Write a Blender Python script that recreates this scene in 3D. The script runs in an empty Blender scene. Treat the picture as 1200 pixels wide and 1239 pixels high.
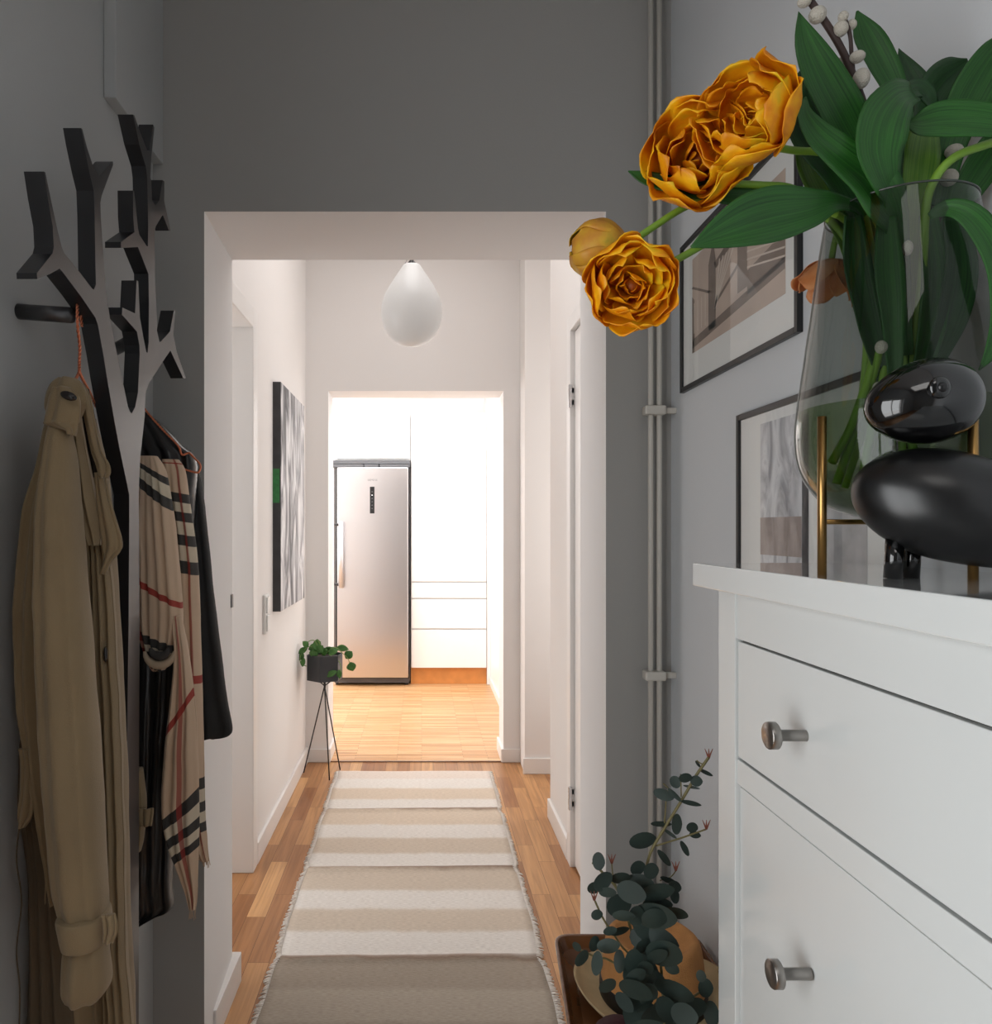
import bpy, bmesh, math, random
from mathutils import Vector, Matrix, noise
random.seed(7)
SC = bpy.context.scene
COL = SC.collection
H = 1.315; F = 900.0; CX = 510.0; CY = 640.0
def P(px, py, z):
    """a point seen at (px, py) of the photograph that stands z metres away"""
    return Vector(((px-CX)*z/F, z, H+(CY-py)*z/F))
PI = math.pi
# ------------------------------------------------------------------ materials
def lin(c):
    return tuple(((v/255)/12.92 if v/255 <= .04045 else ((v/255+.055)/1.055)**2.4) for v in c)+(1.0,)
MATS = {}
def pbr(name, col, rough=.5, metal=0, spec=.5, coat=0, bump=0, bscale=200, var=0, vscale=6, emit=None, sheen=0):
    if name in MATS: return MATS[name]
    m = bpy.data.materials.new(name); m.use_nodes = True; MATS[name] = m
    nt = m.node_tree; b = nt.nodes['Principled BSDF']
    b.inputs['Base Color'].default_value = lin(col); b.inputs['Roughness'].default_value = rough
    b.inputs['Metallic'].default_value = metal; b.inputs['Specular IOR Level'].default_value = spec
    b.inputs['Coat Weight'].default_value = coat; b.inputs['Coat Roughness'].default_value = .08
    if sheen: b.inputs['Sheen Weight'].default_value = sheen
    tc = nt.nodes.new('ShaderNodeTexCoord')
    n = nt.nodes.new('ShaderNodeTexNoise'); n.inputs['Scale'].default_value = bscale; n.inputs['Detail'].default_value = 4
    nt.links.new(tc.outputs['Object'], n.inputs['Vector'])
    if bump:
        bp = nt.nodes.new('ShaderNodeBump'); bp.inputs['Strength'].default_value = bump; bp.inputs['Distance'].default_value = .002
        nt.links.new(n.outputs['Fac'], bp.inputs['Height']); nt.links.new(bp.outputs['Normal'], b.inputs['Normal'])
    if var:
        n2 = nt.nodes.new('ShaderNodeTexNoise'); n2.inputs['Scale'].default_value = vscale; n2.inputs['Detail'].default_value = 3
        nt.links.new(tc.outputs['Object'], n2.inputs['Vector'])
        hsv = nt.nodes.new('ShaderNodeMix'); hsv.data_type = 'RGBA'
        hsv.inputs['A'].default_value = lin(tuple(max(0, v*(1-var)) for v in col)); hsv.inputs['B'].default_value = lin(tuple(min(255, v*(1+var)) for v in col))
        nt.links.new(n2.outputs['Fac'], hsv.inputs['Factor']); nt.links.new(hsv.outputs['Result'], b.inputs['Base Color'])
    if emit:
        b.inputs['Emission Color'].default_value = lin(emit[0]); b.inputs['Emission Strength'].default_value = emit[1]
    return m
def newmat(name):
    m = bpy.data.materials.new(name); m.use_nodes = True; MATS[name] = m
    return m, m.node_tree, m.node_tree.nodes['Principled BSDF']
def ramp(nt, stops, interp='LINEAR'):
    r = nt.nodes.new('ShaderNodeValToRGB'); cr = r.color_ramp; cr.interpolation = interp
    while len(cr.elements) > 1: cr.elements.remove(cr.elements[-1])
    cr.elements[0].position = stops[0][0]; cr.elements[0].color = stops[0][1]
    for p, c in stops[1:]:
        e = cr.elements.new(p); e.color = c
    return r
def mrange(nt, src, a, b):
    n = nt.nodes.new('ShaderNodeMapRange'); n.inputs['From Min'].default_value = a; n.inputs['From Max'].default_value = b
    nt.links.new(src, n.inputs['Value']); return n.outputs['Result']
def mixc(nt, fac, a, b, mode='MIX'):
    n = nt.nodes.new('ShaderNodeMix'); n.data_type = 'RGBA'; n.blend_type = mode
    for s, v in (('Factor', fac), ('A', a), ('B', b)):
        if hasattr(v, 'links') or hasattr(v, 'is_linked'): nt.links.new(v, n.inputs[s])
        else: n.inputs[s].default_value = v
    return n.outputs['Result']

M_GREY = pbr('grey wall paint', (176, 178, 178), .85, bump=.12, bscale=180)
M_GREYD = pbr('shaded grey wall paint', (160, 159, 156), .85, bump=.12, bscale=180)  # darkened copy of the grey paint, shade on the opening wall put into it
M_GREYR = pbr('lit grey wall paint', (208, 211, 214), .85, bump=.12, bscale=180)  # brightened copy of the grey paint, light on the right wall put into it
M_WHITEP = pbr('white plaster', (232, 231, 231), .8, bump=.1, bscale=60)
M_HALL = pbr('hall wall paint', (231, 228, 226), .85, bump=.08, bscale=120)
M_TRIM = pbr('white trim paint', (232, 230, 228), .4)
M_LACQ = pbr('white lacquer', (205, 208, 207), .22, coat=.4)
M_TOPL = pbr('glossy dresser top', (214, 217, 218), .05, coat=1)
M_KITCH = pbr('kitchen white', (245, 245, 245), .35)
M_GAP = pbr('shadow gap', (70, 66, 62), .8)
M_BLACK = pbr('black frame paint', (22, 21, 22), .35)
M_TREE = pbr('black lacquered wood', (30, 30, 33), .32, spec=.6, coat=.15)
M_METALD = pbr('dark steel', (92, 92, 94), .4, metal=.8)
M_STEEL = pbr('brushed nickel', (150, 146, 142), .32, metal=1)
M_CHROME = pbr('chrome', (205, 205, 208), .15, metal=1)
M_BRASS = pbr('aged brass', (176, 138, 84), .3, metal=1)
M_COPPER = pbr('copper wire', (214, 132, 100), .28, metal=1)
M_PIPE = pbr('cream pipe paint', (196, 192, 184), .4)
M_TRENCH = pbr('beige gabardine', (134, 115, 86), .85, bump=.35, bscale=500, var=.08, vscale=9, sheen=.15)
M_TRENCHD = pbr('shaded coat cloth', (84, 71, 54), .9, bump=.3, bscale=400, var=.1)  # darker copy of the coat cloth, painting shade on the lower coat
M_LEATH = pbr('black leather', (17, 17, 18), .3, spec=.7, bump=.4, bscale=60)
M_WOOLB = pbr('charcoal wool', (36, 37, 38), .8, bump=.5, bscale=500, var=.12, vscale=30)
M_BIRD = pbr('black painted wood', (14, 14, 15), .3, spec=.6)
M_BIRDH = pbr('gloss black lacquer', (6, 6, 7), .06, spec=.6, coat=.6)
M_POT = pbr('dark grey powder coated metal', (52, 54, 58), .45)
M_TWIG = pbr('willow bark', (58, 40, 36), .6)
M_CATKIN = pbr('willow catkin', (196, 190, 178), .95, bump=1, bscale=900)
M_EUCA = pbr('eucalyptus leaf', (40, 54, 49), .6, var=.25, vscale=14)
M_EUSTEM = pbr('eucalyptus stem', (112, 104, 66), .6)
M_STRAW = pbr('tan straw', (182, 128, 74), .85, bump=.8, bscale=500, var=.1, vscale=40)
M_STRAWL = pbr('pale straw', (196, 172, 132), .85, bump=.8, bscale=500, var=.08, vscale=40)
M_BURG = pbr('burgundy felt', (56, 18, 24), .9, bump=.6, bscale=300)
M_STEM = pbr('tulip stem', (112, 150, 48), .45, var=.15, vscale=20)
M_OPAL = pbr('opal glass', (206, 206, 205), .35, emit=((240, 238, 236), .12))
M_FRINGE = pbr('white cotton fringe', (232, 226, 218), .95, bump=1, bscale=300)
M_SHADE = pbr('black plastic', (16, 16, 18), .3)
M_WHITEP2 = pbr('mat board', (226, 226, 224), .8)

def mat_leaf(name, c1, c2):
    m, nt, b = newmat(name)
    tc = nt.nodes.new('ShaderNodeTexCoord'); mp = nt.nodes.new('ShaderNodeMapping'); mp.inputs['Scale'].default_value = (26, 1.5, 1)
    nt.links.new(tc.outputs['UV'], mp.inputs['Vector'])
    n = nt.nodes.new('ShaderNodeTexNoise'); n.inputs['Scale'].default_value = 1; n.inputs['Detail'].default_value = 3
    nt.links.new(mp.outputs['Vector'], n.inputs['Vector'])
    r = ramp(nt, [(.3, lin(c1)), (.7, lin(c2))]); nt.links.new(n.outputs['Fac'], r.inputs['Fac'])
    nt.links.new(r.outputs['Color'], b.inputs['Base Color']); b.inputs['Roughness'].default_value = .42
    tr = nt.nodes.new('ShaderNodeBsdfTranslucent'); nt.links.new(r.outputs['Color'], tr.inputs['Color'])
    mx = nt.nodes.new('ShaderNodeMixShader'); mx.inputs[0].default_value = .25
    nt.links.new(b.outputs[0], mx.inputs[1]); nt.links.new(tr.outputs[0], mx.inputs[2])
    nt.links.new(mx.outputs[0], nt.nodes['Material Output'].inputs['Surface'])
    bp = nt.nodes.new('ShaderNodeBump'); bp.inputs['Strength'].default_value = .35; bp.inputs['Distance'].default_value = .001
    nt.links.new(n.outputs['Fac'], bp.inputs['Height']); nt.links.new(bp.outputs['Normal'], b.inputs['Normal'])
    return m
M_LEAF = mat_leaf('tulip leaf green', (26, 74, 26), (52, 112, 40))
M_LEAFD = mat_leaf('tulip leaf dark', (22, 56, 24), (38, 86, 34))
M_LEAFL = mat_leaf('tulip leaf light', (70, 116, 36), (112, 152, 56))
M_POTHOS = mat_leaf('pothos leaf', (40, 92, 34), (96, 146, 72))

def mat_petal(name, c):
    m, nt, b = newmat(name)
    tc = nt.nodes.new('ShaderNodeTexCoord')
    n = nt.nodes.new('ShaderNodeTexNoise'); n.inputs['Scale'].default_value = 34; n.inputs['Detail'].default_value = 4
    nt.links.new(tc.outputs['Object'], n.inputs['Vector'])
    r = ramp(nt, [(.25, lin(c[0])), (.45, lin(c[1])), (.6, lin(c[2])), (.8, lin(c[3]))])
    nt.links.new(n.outputs['Fac'], r.inputs['Fac']); nt.links.new(r.outputs['Color'], b.inputs['Base Color'])
    b.inputs['Roughness'].default_value = .5
    tr = nt.nodes.new('ShaderNodeBsdfTranslucent'); nt.links.new(r.outputs['Color'], tr.inputs['Color'])
    mx = nt.nodes.new('ShaderNodeMixShader'); mx.inputs[0].default_value = .35
    nt.links.new(b.outputs[0], mx.inputs[1]); nt.links.new(tr.outputs[0], mx.inputs[2])
    nt.links.new(mx.outputs[0], nt.nodes['Material Output'].inputs['Surface'])
    return m
M_PET = mat_petal('orange tulip petal', [(206, 110, 4), (238, 162, 10), (252, 200, 22), (214, 204, 40)])
M_PETB = mat_petal('fading tulip petal', [(176, 110, 40), (206, 146, 50), (214, 170, 50), (150, 160, 50)])
M_PETC = mat_petal('dark tulip heart', [(140, 66, 10), (176, 90, 10), (190, 110, 16), (150, 80, 14)])
M_PETP = mat_petal('peach tulip petal', [(206, 130, 70), (222, 150, 92), (230, 166, 110), (236, 180, 128)])

def mat_wood_floor(name, rot, c1, c2, bw, bh):
    m, nt, b = newmat(name)
    tc = nt.nodes.new('ShaderNodeTexCoord'); mp = nt.nodes.new('ShaderNodeMapping')
    mp.inputs['Rotation'].default_value = (0, 0, rot)
    nt.links.new(tc.outputs['Object'], mp.inputs['Vector'])
    br = nt.nodes.new('ShaderNodeTexBrick'); br.offset = .37; br.inputs['Scale'].default_value = 1
    br.inputs['Brick Width'].default_value = bw; br.inputs['Row Height'].default_value = bh
    br.inputs['Mortar Size'].default_value = .0007; br.inputs['Bias'].default_value = 0
    br.inputs['Color1'].default_value = (0, 0, 0, 1); br.inputs['Color2'].default_value = (1, 1, 1, 1); br.inputs['Mortar'].default_value = (0, 0, 0, 1)
    nt.links.new(mp.outputs['Vector'], br.inputs['Vector'])
    r = ramp(nt, [(0, lin(c1)), (1, lin(c2))]); nt.links.new(br.outputs['Color'], r.inputs['Fac'])
    mp2 = nt.nodes.new('ShaderNodeMapping'); mp2.inputs['Scale'].default_value = (2.5, 45, 1)
    nt.links.new(mp.outputs['Vector'], mp2.inputs['Vector'])
    add = nt.nodes.new('ShaderNodeVectorMath'); add.operation = 'MULTIPLY_ADD'; add.inputs[1].default_value = (7, 7, 7)
    nt.links.new(br.outputs['Color'], add.inputs[0]); nt.links.new(mp2.outputs['Vector'], add.inputs[2])
    n = nt.nodes.new('ShaderNodeTexNoise'); n.inputs['Scale'].default_value = 1; n.inputs['Detail'].default_value = 5; n.inputs['Distortion'].default_value = 1.2
    nt.links.new(add.outputs[0], n.inputs['Vector'])
    g = ramp(nt, [(.3, (.62, .58, .52, 1)), (.62, (1, 1, 1, 1))]); nt.links.new(n.outputs['Fac'], g.inputs['Fac'])
    c = mixc(nt, .8, r.outputs['Color'], g.outputs['Color'], 'MULTIPLY')
    c = mixc(nt, br.outputs['Fac'], c, lin((90, 55, 28)))
    nt.links.new(c, b.inputs['Base Color']); b.inputs['Roughness'].default_value = .36; b.inputs['Specular IOR Level'].default_value = .45
    return m
M_OAK = mat_wood_floor('oak parquet', PI/2, (152, 99, 58), (208, 158, 106), .42, .066)
M_OAKK = mat_wood_floor('kitchen strip parquet', 0, (204, 152, 102), (230, 188, 140), .38, .024)
M_WALN = pbr('walnut veneer', (104, 66, 38), .25, coat=.4, var=.2, vscale=12)
M_PLINTH = pbr('orange oak plinth', (206, 140, 78), .45, var=.1, vscale=12)

def mat_glass(name, tint, rough=.0, ior=1.5):
    m, nt, b = newmat(name); nt.nodes.remove(b)
    t = nt.nodes.new('ShaderNodeBsdfTransparent'); t.inputs['Color'].default_value = tint
    g = nt.nodes.new('ShaderNodeBsdfGlossy'); g.inputs['Roughness'].default_value = rough; g.inputs['Color'].default_value = (1, 1, 1, 1)
    lw = nt.nodes.new('ShaderNodeLayerWeight'); lw.inputs['Blend'].default_value = .5
    pw = nt.nodes.new('ShaderNodeMath'); pw.operation = 'POWER'; pw.inputs[1].default_value = 5; nt.links.new(lw.outputs['Facing'], pw.inputs[0])
    f0 = ((ior-1)/(ior+1))**2; fr = nt.nodes.new('ShaderNodeMath'); fr.operation = 'MULTIPLY_ADD'; fr.inputs[1].default_value = 1-f0; fr.inputs[2].default_value = f0
    nt.links.new(pw.outputs[0], fr.inputs[0])
    mx = nt.nodes.new('ShaderNodeMixShader')
    nt.links.new(fr.outputs[0], mx.inputs[0]); nt.links.new(t.outputs[0], mx.inputs[1]); nt.links.new(g.outputs[0], mx.inputs[2])
    nt.links.new(mx.outputs[0], nt.nodes['Material Output'].inputs['Surface'])
    return m
M_SMOKE = mat_glass('smoked glass', (.55, .575, .55, 1), ior=1.4)
M_WATER = mat_glass('vase water', (.66, .74, .58, 1), ior=1.33)
M_GLAZ = mat_glass('picture glazing', (.97, .98, .98, 1), .01)

# ------------------------------------------------------------------ object helpers
def wloc(o):
    v = Vector((0, 0, 0))
    while o is not None: v += o.location; o = o.parent
    return v
def mesh(name, verts, faces, mat, parent=None, smooth=True, uvs=None, bevel=0, solid=0, subsurf=0, mats=None, midx=None):
    me = bpy.data.meshes.new(name)
    me.from_pydata([tuple(v) for v in verts], [], faces); me.validate()
    if uvs:
        uv = me.uv_layers.new(name='UVMap')
        for l in me.loops: uv.data[l.index].uv = uvs[l.vertex_index]
    bm = bmesh.new(); bm.from_mesh(me); bmesh.ops.recalc_face_normals(bm, faces=bm.faces); bm.to_mesh(me); bm.free()
    for m in (mats or [mat]): me.materials.append(m)
    if midx:
        for p in me.polygons: p.material_index = midx(p)
    for p in me.polygons: p.use_smooth = smooth
    o = bpy.data.objects.new(name, me); COL.objects.link(o)
    if parent is not None:
        o.parent = parent; o.location = -wloc(parent)
    if solid:
        s = o.modifiers.new('s', 'SOLIDIFY'); s.thickness = solid; s.offset = 0
    if bevel:
        b = o.modifiers.new('b', 'BEVEL'); b.width = bevel; b.segments = 2; b.limit_method = 'ANGLE'; b.angle_limit = .6
        for p in me.polygons: p.use_smooth = False
    if subsurf:
        b = o.modifiers.new('ss', 'SUBSURF'); b.levels = subsurf; b.render_levels = subsurf
    return o
def empty(name, loc):
    o = bpy.data.objects.new(name, None); COL.objects.link(o); o.location = loc; o.empty_display_size = .05
    return o
def tag(o, label=None, cat=None, group=None, kind=None):
    if label: o['label'] = label
    if cat: o['category'] = cat
    if group: o['group'] = group
    if kind: o['kind'] = kind
    return o
def thing(name, loc, label, cat, group=None):
    return tag(empty(name, loc), label, cat, group)
def boxv(x0, x1, y0, y1, z0, z1):
    v = [(x0, y0, z0), (x1, y0, z0), (x1, y1, z0), (x0, y1, z0), (x0, y0, z1), (x1, y0, z1), (x1, y1, z1), (x0, y1, z1)]
    f = [(0, 3, 2, 1), (4, 5, 6, 7), (0, 1, 5, 4), (1, 2, 6, 5), (2, 3, 7, 6), (3, 0, 4, 7)]
    return v, f
def box(name, x, y, z, mat, parent=None, bevel=0, **k):
    v, f = boxv(min(x), max(x), min(y), max(y), min(z), max(z))
    return mesh(name, v, f, mat, parent, smooth=False, bevel=bevel, **k)
def boxes(name, lst, mat, parent=None, bevel=0, **k):
    V, Fc = [], []
    for (x0, x1, y0, y1, z0, z1) in lst:
        v, f = boxv(x0, x1, y0, y1, z0, z1); n = len(V); V += v; Fc += [tuple(i+n for i in q) for q in f]
    return mesh(name, V, Fc, mat, parent, smooth=False, bevel=bevel, **k)
def struct(o): o['kind'] = 'structure'; return o
def catmull(pts, n):
    """smooth list of equally spaced samples through tuples pts"""
    out = []; m = len(pts)-1
    for i in range(n):
        t = i/(n-1)*m; k = min(int(t), m-1); t -= k
        p0 = pts[max(k-1, 0)]; p1 = pts[k]; p2 = pts[k+1]; p3 = pts[min(k+2, m)]
        out.append(tuple(.5*((2*b)+(-a+c)*t+(2*a-5*b+4*c-d)*t*t+(-a+3*b-3*c+d)*t**3) for a, b, c, d in zip(p0, p1, p2, p3)))
    return out
def tube_geo(pts, r, seg=8):
    pts = [Vector(p) for p in pts]; V, Fc = [], []
    up = None
    for i, p in enumerate(pts):
        d = (pts[min(i+1, len(pts)-1)]-pts[max(i-1, 0)]).normalized()
        if up is None: up = d.orthogonal().normalized()
        up = (up-d*up.dot(d)); up = up.normalized() if up.length > 1e-6 else d.orthogonal().normalized()
        w = d.cross(up); rr = r[i] if isinstance(r, (list, tuple)) else r
        for k in range(seg):
            a = 2*PI*k/seg; V.append(p+(up*math.cos(a)+w*math.sin(a))*rr)
    for i in range(len(pts)-1):
        for k in range(seg):
            a = i*seg+k; b = i*seg+(k+1) % seg
            Fc.append((a, b, b+seg, a+seg))
    Fc.append(tuple(range(seg-1, -1, -1))); n = (len(pts)-1)*seg; Fc.append(tuple(range(n, n+seg)))
    return V, Fc
def tube(name, pts, r, mat, parent=None, seg=8, smooth_n=0):
    if smooth_n: pts = catmull([tuple(p) for p in pts], smooth_n)
    v, f = tube_geo(pts, r, seg); return mesh(name, v, f, mat, parent)
def tubes(name, lst, mat, parent=None, seg=8):
    V, Fc = [], []
    for pts, r in lst:
        v, f = tube_geo(pts, r, seg); n = len(V); V += v; Fc += [tuple(i+n for i in q) for q in f]
    return mesh(name, V, Fc, mat, parent)
def lathe(name, prof, c, mat, parent=None, seg=48, closed=False, fn=None, **k):
    V, Fc = [], []
    for r, z in prof:
        for i in range(seg):
            a = 2*PI*i/seg; p = Vector((c[0]+r*math.cos(a), c[1]+r*math.sin(a), c[2]+z))
            V.append(fn(p, r, z, a) if fn else p)
    for j in range(len(prof)-1):
        for i in range(seg):
            a = j*seg+i; b = j*seg+(i+1) % seg; Fc.append((a, b, b+seg, a+seg))
    if closed:
        Fc.append(tuple(range(seg-1, -1, -1))); n = (len(prof)-1)*seg; Fc.append(tuple(range(n, n+seg)))
    return mesh(name, V, Fc, mat, parent, **k)
def ellipsoid_geo(c, r, rot=None, nu=16, nv=10, fn=None):
    V, Fc = [], []; c = Vector(c)
    for j in range(nv+1):
        th = PI*j/nv
        for i in range(nu):
            a = 2*PI*i/nu; p = Vector((math.sin(th)*math.cos(a)*r[0], math.sin(th)*math.sin(a)*r[1], math.cos(th)*r[2]))
            if fn: p = fn(p)
            if rot: p = rot @ p
            V.append(c+p)
    for j in range(nv):
        for i in range(nu):
            a = j*nu+i; b = j*nu+(i+1) % nu; Fc.append((a, b, b+nu, a+nu))
    return V, Fc
def poly_extrude(name, pts2, to3, off, mat, parent=None, bevel=0, **k):
    n = len(pts2); A = [Vector(to3(p)) for p in pts2]; B = [a+Vector(off) for a in A]
    f = [tuple(range(n)), tuple(range(2*n-1, n-1, -1))]+[(i, i+n, (i+1) % n+n, (i+1) % n) for i in range(n)]
    return mesh(name, A+B, f, mat, parent, smooth=False, bevel=bevel, **k)

def loft(name, rows, mat, parent=None, n=56, nr=60, amp=.004, k=5, ph=0, drift=2.0, noisea=.0015, cap=True, sq=.8, thin=False, tilt=0):
    """hanging cloth: rows are (photo y, left x, right x, distance, half depth)"""
    R = catmull(rows, nr); V, Fc, UV = [], [], []
    y0, y1 = R[0][0], R[-1][0]
    for j, (py, l, r, z, d) in enumerate(R):
        t = j/(nr-1); a = P(l, py, z); b = P(r, py, z); c = (a+b)/2; hw = max((b.x-a.x)/2, .002)
        fade = min(1, t*4)
        for i in range(n):
            an = 2*PI*i/n; ca, sa = math.cos(an), math.sin(an)
            X = c.x+hw*math.copysign(abs(ca)**sq, ca)
            u = (X-c.x)/hw
            f = amp*fade*math.sin(PI*k*u+ph+drift*t+.8*math.sin(3*t+u))*(1-u*u*.6)
            Y = z-max(d, .002)*math.copysign(abs(sa)**sq, sa)+(-f if sa > 0 else f)+tilt*u
            p = Vector((X, Y, c.z)); q = noise.noise(p*14)*noisea*3+noise.noise(p*45)*noisea
            p.y += q; V.append(p); UV.append(((u*.5+.5)*.5+(0 if sa >= 0 else .5) if False else (u*.5+.5), t))
    for j in range(nr-1):
        for i in range(n):
            a = j*n+i; b = j*n+(i+1) % n; Fc.append((a, b, b+n, a+n))
    if cap:
        Fc.append(tuple(range(n-1, -1, -1))); Fc.append(tuple(range((nr-1)*n, nr*n)))
    return mesh(name, V, Fc, mat, parent, uvs=UV)

# ------------------------------------------------------------------ setting
RX, LX = .604, -.65
def gw(p): return 0 if p.normal.y < -.5 else 1
struct(box('floor', (-2.2, 1.8), (-2.4, 4.2), (-.05, 0), M_OAK))
struct(box('floor', (-2.6, .95), (4.2, 7.0), (-.05, .003), M_OAKK))
struct(box('trim_1', (-.527, .462), (4.192, 4.203), (.0, .006), M_WALN, bevel=.002))
struct(box('ceiling', (-2.2, 1.8), (-2.4, 4.5), (3.0, 3.1), M_WHITEP))
struct(box('ceiling', (-2.6, .95), (4.5, 7.0), (2.75, 2.85), M_KITCH))
# entrance part: left wall with an added unseen window for the key light, right wall, back wall
struct(boxes('wall_left', [(LX-.2, LX, .45, 2.0, 0, 3.0), (LX-.2, LX, -2.4, -.95, 0, 3.0), (LX-.2, LX, -.95, .45, 0, .3), (LX-.2, LX, -.95, .45, 1.9, 3.0)], M_GREY))
struct(box('wall_right', (RX, RX+.2), (-2.4, 1.81), (0, 3.0), M_GREYR))
struct(box('wall_back', (LX-.2, RX+.2), (-2.5, -2.4), (0, 3.0), M_GREY))
wf = struct(boxes('added_window', [(LX-.16, LX-.10, -.95, -.89, .3, 1.9), (LX-.16, LX-.10, .39, .45, .3, 1.9), (LX-.16, LX-.10, -.89, .39, .3, .36), (LX-.16, LX-.10, -.89, .39, 1.84, 1.9), (LX-.16, LX-.10, -.27, -.23, .36, 1.84)], M_TRIM))  # made-up window out of view, placed to let the key light in
# wall with the square opening, grey on this side, white in the reveal
hz = 2.083
V = []; Fc = []
def prism(pts, y0, y1, pts1=None):
    n = len(V); m = len(pts); q = pts1 or pts
    for x, z in pts: V.append((x, y0, z))
    for x, z in q: V.append((x, y1, z))
    Fc.append(tuple(n+i for i in range(m))); Fc.append(tuple(n+m+i for i in range(m-1, -1, -1)))
    for i in range(m): Fc.append((n+i, n+m+i, n+m+(i+1) % m, n+(i+1) % m))
prism([(LX-.2, 0), (-.526, 0), (-.526, hz), (LX-.2, hz)], 1.8, 2.14, [(LX-.2, 0), (-.545, 0), (-.545, hz+.006), (LX-.2, hz+.006)])
prism([(.446, 0), (RX+.9, 0), (RX+.9, hz), (.446, hz)], 1.8, 2.14, [(.4565, 0), (RX+.9, 0), (RX+.9, hz+.006), (.4565, hz+.006)])
prism([(LX-.2, hz), (RX+.9, hz), (RX+.9, 3.0), (LX-.2, 3.0)], 1.8, 2.14, [(LX-.2, hz+.006), (RX+.9, hz+.006), (RX+.9, 3.0), (LX-.2, 3.0)])
struct(mesh('wall_front', V, Fc, None, smooth=False, mats=[M_GREYD, M_WHITEP], midx=gw))
struct(box('baseboard_left', (-.555, -.524), (1.9, 2.165), (0, .085), M_TRIM, bevel=.002))
# hall
HX = -.654
struct(boxes('wall_left', [(HX-.12, HX, 2.14, 2.22, 0, 3.0), (HX-.12, HX, 2.88, 4.2, 0, 3.0), (HX-.12, HX, 2.22, 2.88, 2.12, 3.0)], M_HALL))
struct(boxes('door_1', [(HX-.12, HX+.012, 2.84, 2.915, 0, 2.16), (HX-.12, HX+.012, 2.16, 2.22, 0, 2.16), (HX-.12, HX+.012, 2.22, 2.84, 2.085, 2.16), (HX-.135, HX-.12, 2.14, 2.92, 2.085, 2.2)], M_TRIM, bevel=.003))
struct(box('baseboard_left', (HX, HX+.014), (2.915, 4.2), (0, .085), M_TRIM, bevel=.003))
# side room beyond the left doorway
struct(boxes('wall_left', [(-2.3, -2.2, 1.4, 4.3, 0, 3.0), (-2.2, HX-.12, 4.3, 4.4, 0, 3.0), (-2.2, LX-.2, 1.3, 1.4, 0, 3.0)], M_HALL))
RHX = .588
struct(boxes('wall_right', [(RHX, RHX+.12, 2.955, 3.4, 0, 3.0), (RHX, RHX+.12, 2.14, 2.955, 2.13, 3.0)], M_HALL))
dr = struct(box('door_2', (RHX+.006, RHX+.05), (2.16, 2.885), (.01, 2.08), M_TRIM, bevel=.003))
boxes('door_panel', [(RHX+.002, RHX+.0075, 2.27, 2.78, 1.15, 1.95), (RHX+.002, RHX+.0075, 2.27, 2.78, .2, 1.0)], M_TRIM, dr, bevel=.003)
struct(boxes('trim_2', [(RHX-.012, RHX+.1, 2.89, 2.955, 0, 2.145), (RHX-.012, RHX+.1, 2.14, 2.89, 2.085, 2.145)], M_TRIM, bevel=.003))
for zz in (1.83, .27):
    boxes('hinge', [(RHX-.018, RHX-.006, 2.878, 2.892, zz-.045, zz+.045), (RHX-.014, RHX+.006, 2.89, 2.915, zz+.012, zz+.035), (RHX-.014, RHX+.006, 2.89, 2.915, zz-.035, zz-.012)], M_CHROME, dr, bevel=.002)
struct(box('baseboard_right', (RHX-.014, RHX), (2.955, 3.4), (0, .085), M_TRIM, bevel=.003))
struct(boxes('wall_right', [(.555, 1.6, 4.0, 4.2, 0, 3.0), (1.6, 1.7, 2.14, 4.2, 0, 3.0)], M_HALL))
struct(box('baseboard_right', (.545, 1.6), (3.986, 4.0), (0, .085), M_TRIM, bevel=.003))
struct(box('wall_right', (.708, 1.6), (3.3, 3.4), (0, 3.0), M_HALL))
# wall to the kitchen
kz = 2.094; V = []; Fc = []
prism([(-1.0, 0), (-.527, 0), (-.527, kz), (-1.0, kz)], 4.2, 4.43)
prism([(.462, 0), (.57, 0), (.57, kz), (.462, kz)], 4.2, 4.43)
prism([(-1.0, kz), (1.0, kz), (1.0, 3.0), (-1.0, 3.0)], 4.2, 4.43)
struct(mesh('wall_back', V, Fc, None, smooth=False, mats=[M_HALL, M_WHITEP], midx=gw))
struct(boxes('baseboard_back', [(HX, -.515, 4.186, 4.2, 0, .075), (.45, .556, 4.186, 4.2, 0, .075), (-.527, -.513, 4.19, 4.44, 0, .075), (.448, .462, 4.19, 4.44, 0, .075)], M_TRIM, bevel=.003))
# kitchen shell
struct(box('wall_right', (.585, .75), (4.43, 7.0), (0, 2.9), M_KITCH))
struct(box('wall_back', (-2.6, .95), (6.9, 7.0), (0, 2.9), M_KITCH))
struct(boxes('wall_left', [(-2.7, -2.6, 4.43, 7.0, 0, .9), (-2.7, -2.6, 4.43, 7.0, 2.3, 2.9), (-2.7, -2.6, 4.43, 4.7, .9, 2.3), (-2.7, -2.6, 6.1, 7.0, .9, 2.3), (-2.7, -1.0, 4.33, 4.43, 0, 2.9)], M_KITCH))
struct(boxes('window_2', [(-2.66, -2.62, 4.7, 4.76, .9, 2.3), (-2.66, -2.62, 6.04, 6.1, .9, 2.3), (-2.66, -2.62, 5.37, 5.43, .9, 2.3), (-2.66, -2.62, 4.7, 6.1, .9, .95), (-2.66, -2.62, 4.7, 6.1, 2.25, 2.3)], M_TRIM))
struct(box('baseboard_right', (.573, .585), (4.44, 6.25), (0, .06), M_TRIM, bevel=.002))

# ventilation duct on the left wall
tag(box('duct_casing', (LX, LX+.025), (1.52, 1.8), (2.197, 3.0), M_GREY, bevel=.002), 'grey boxed duct casing high in the corner above the coat rack', 'duct')

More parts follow.
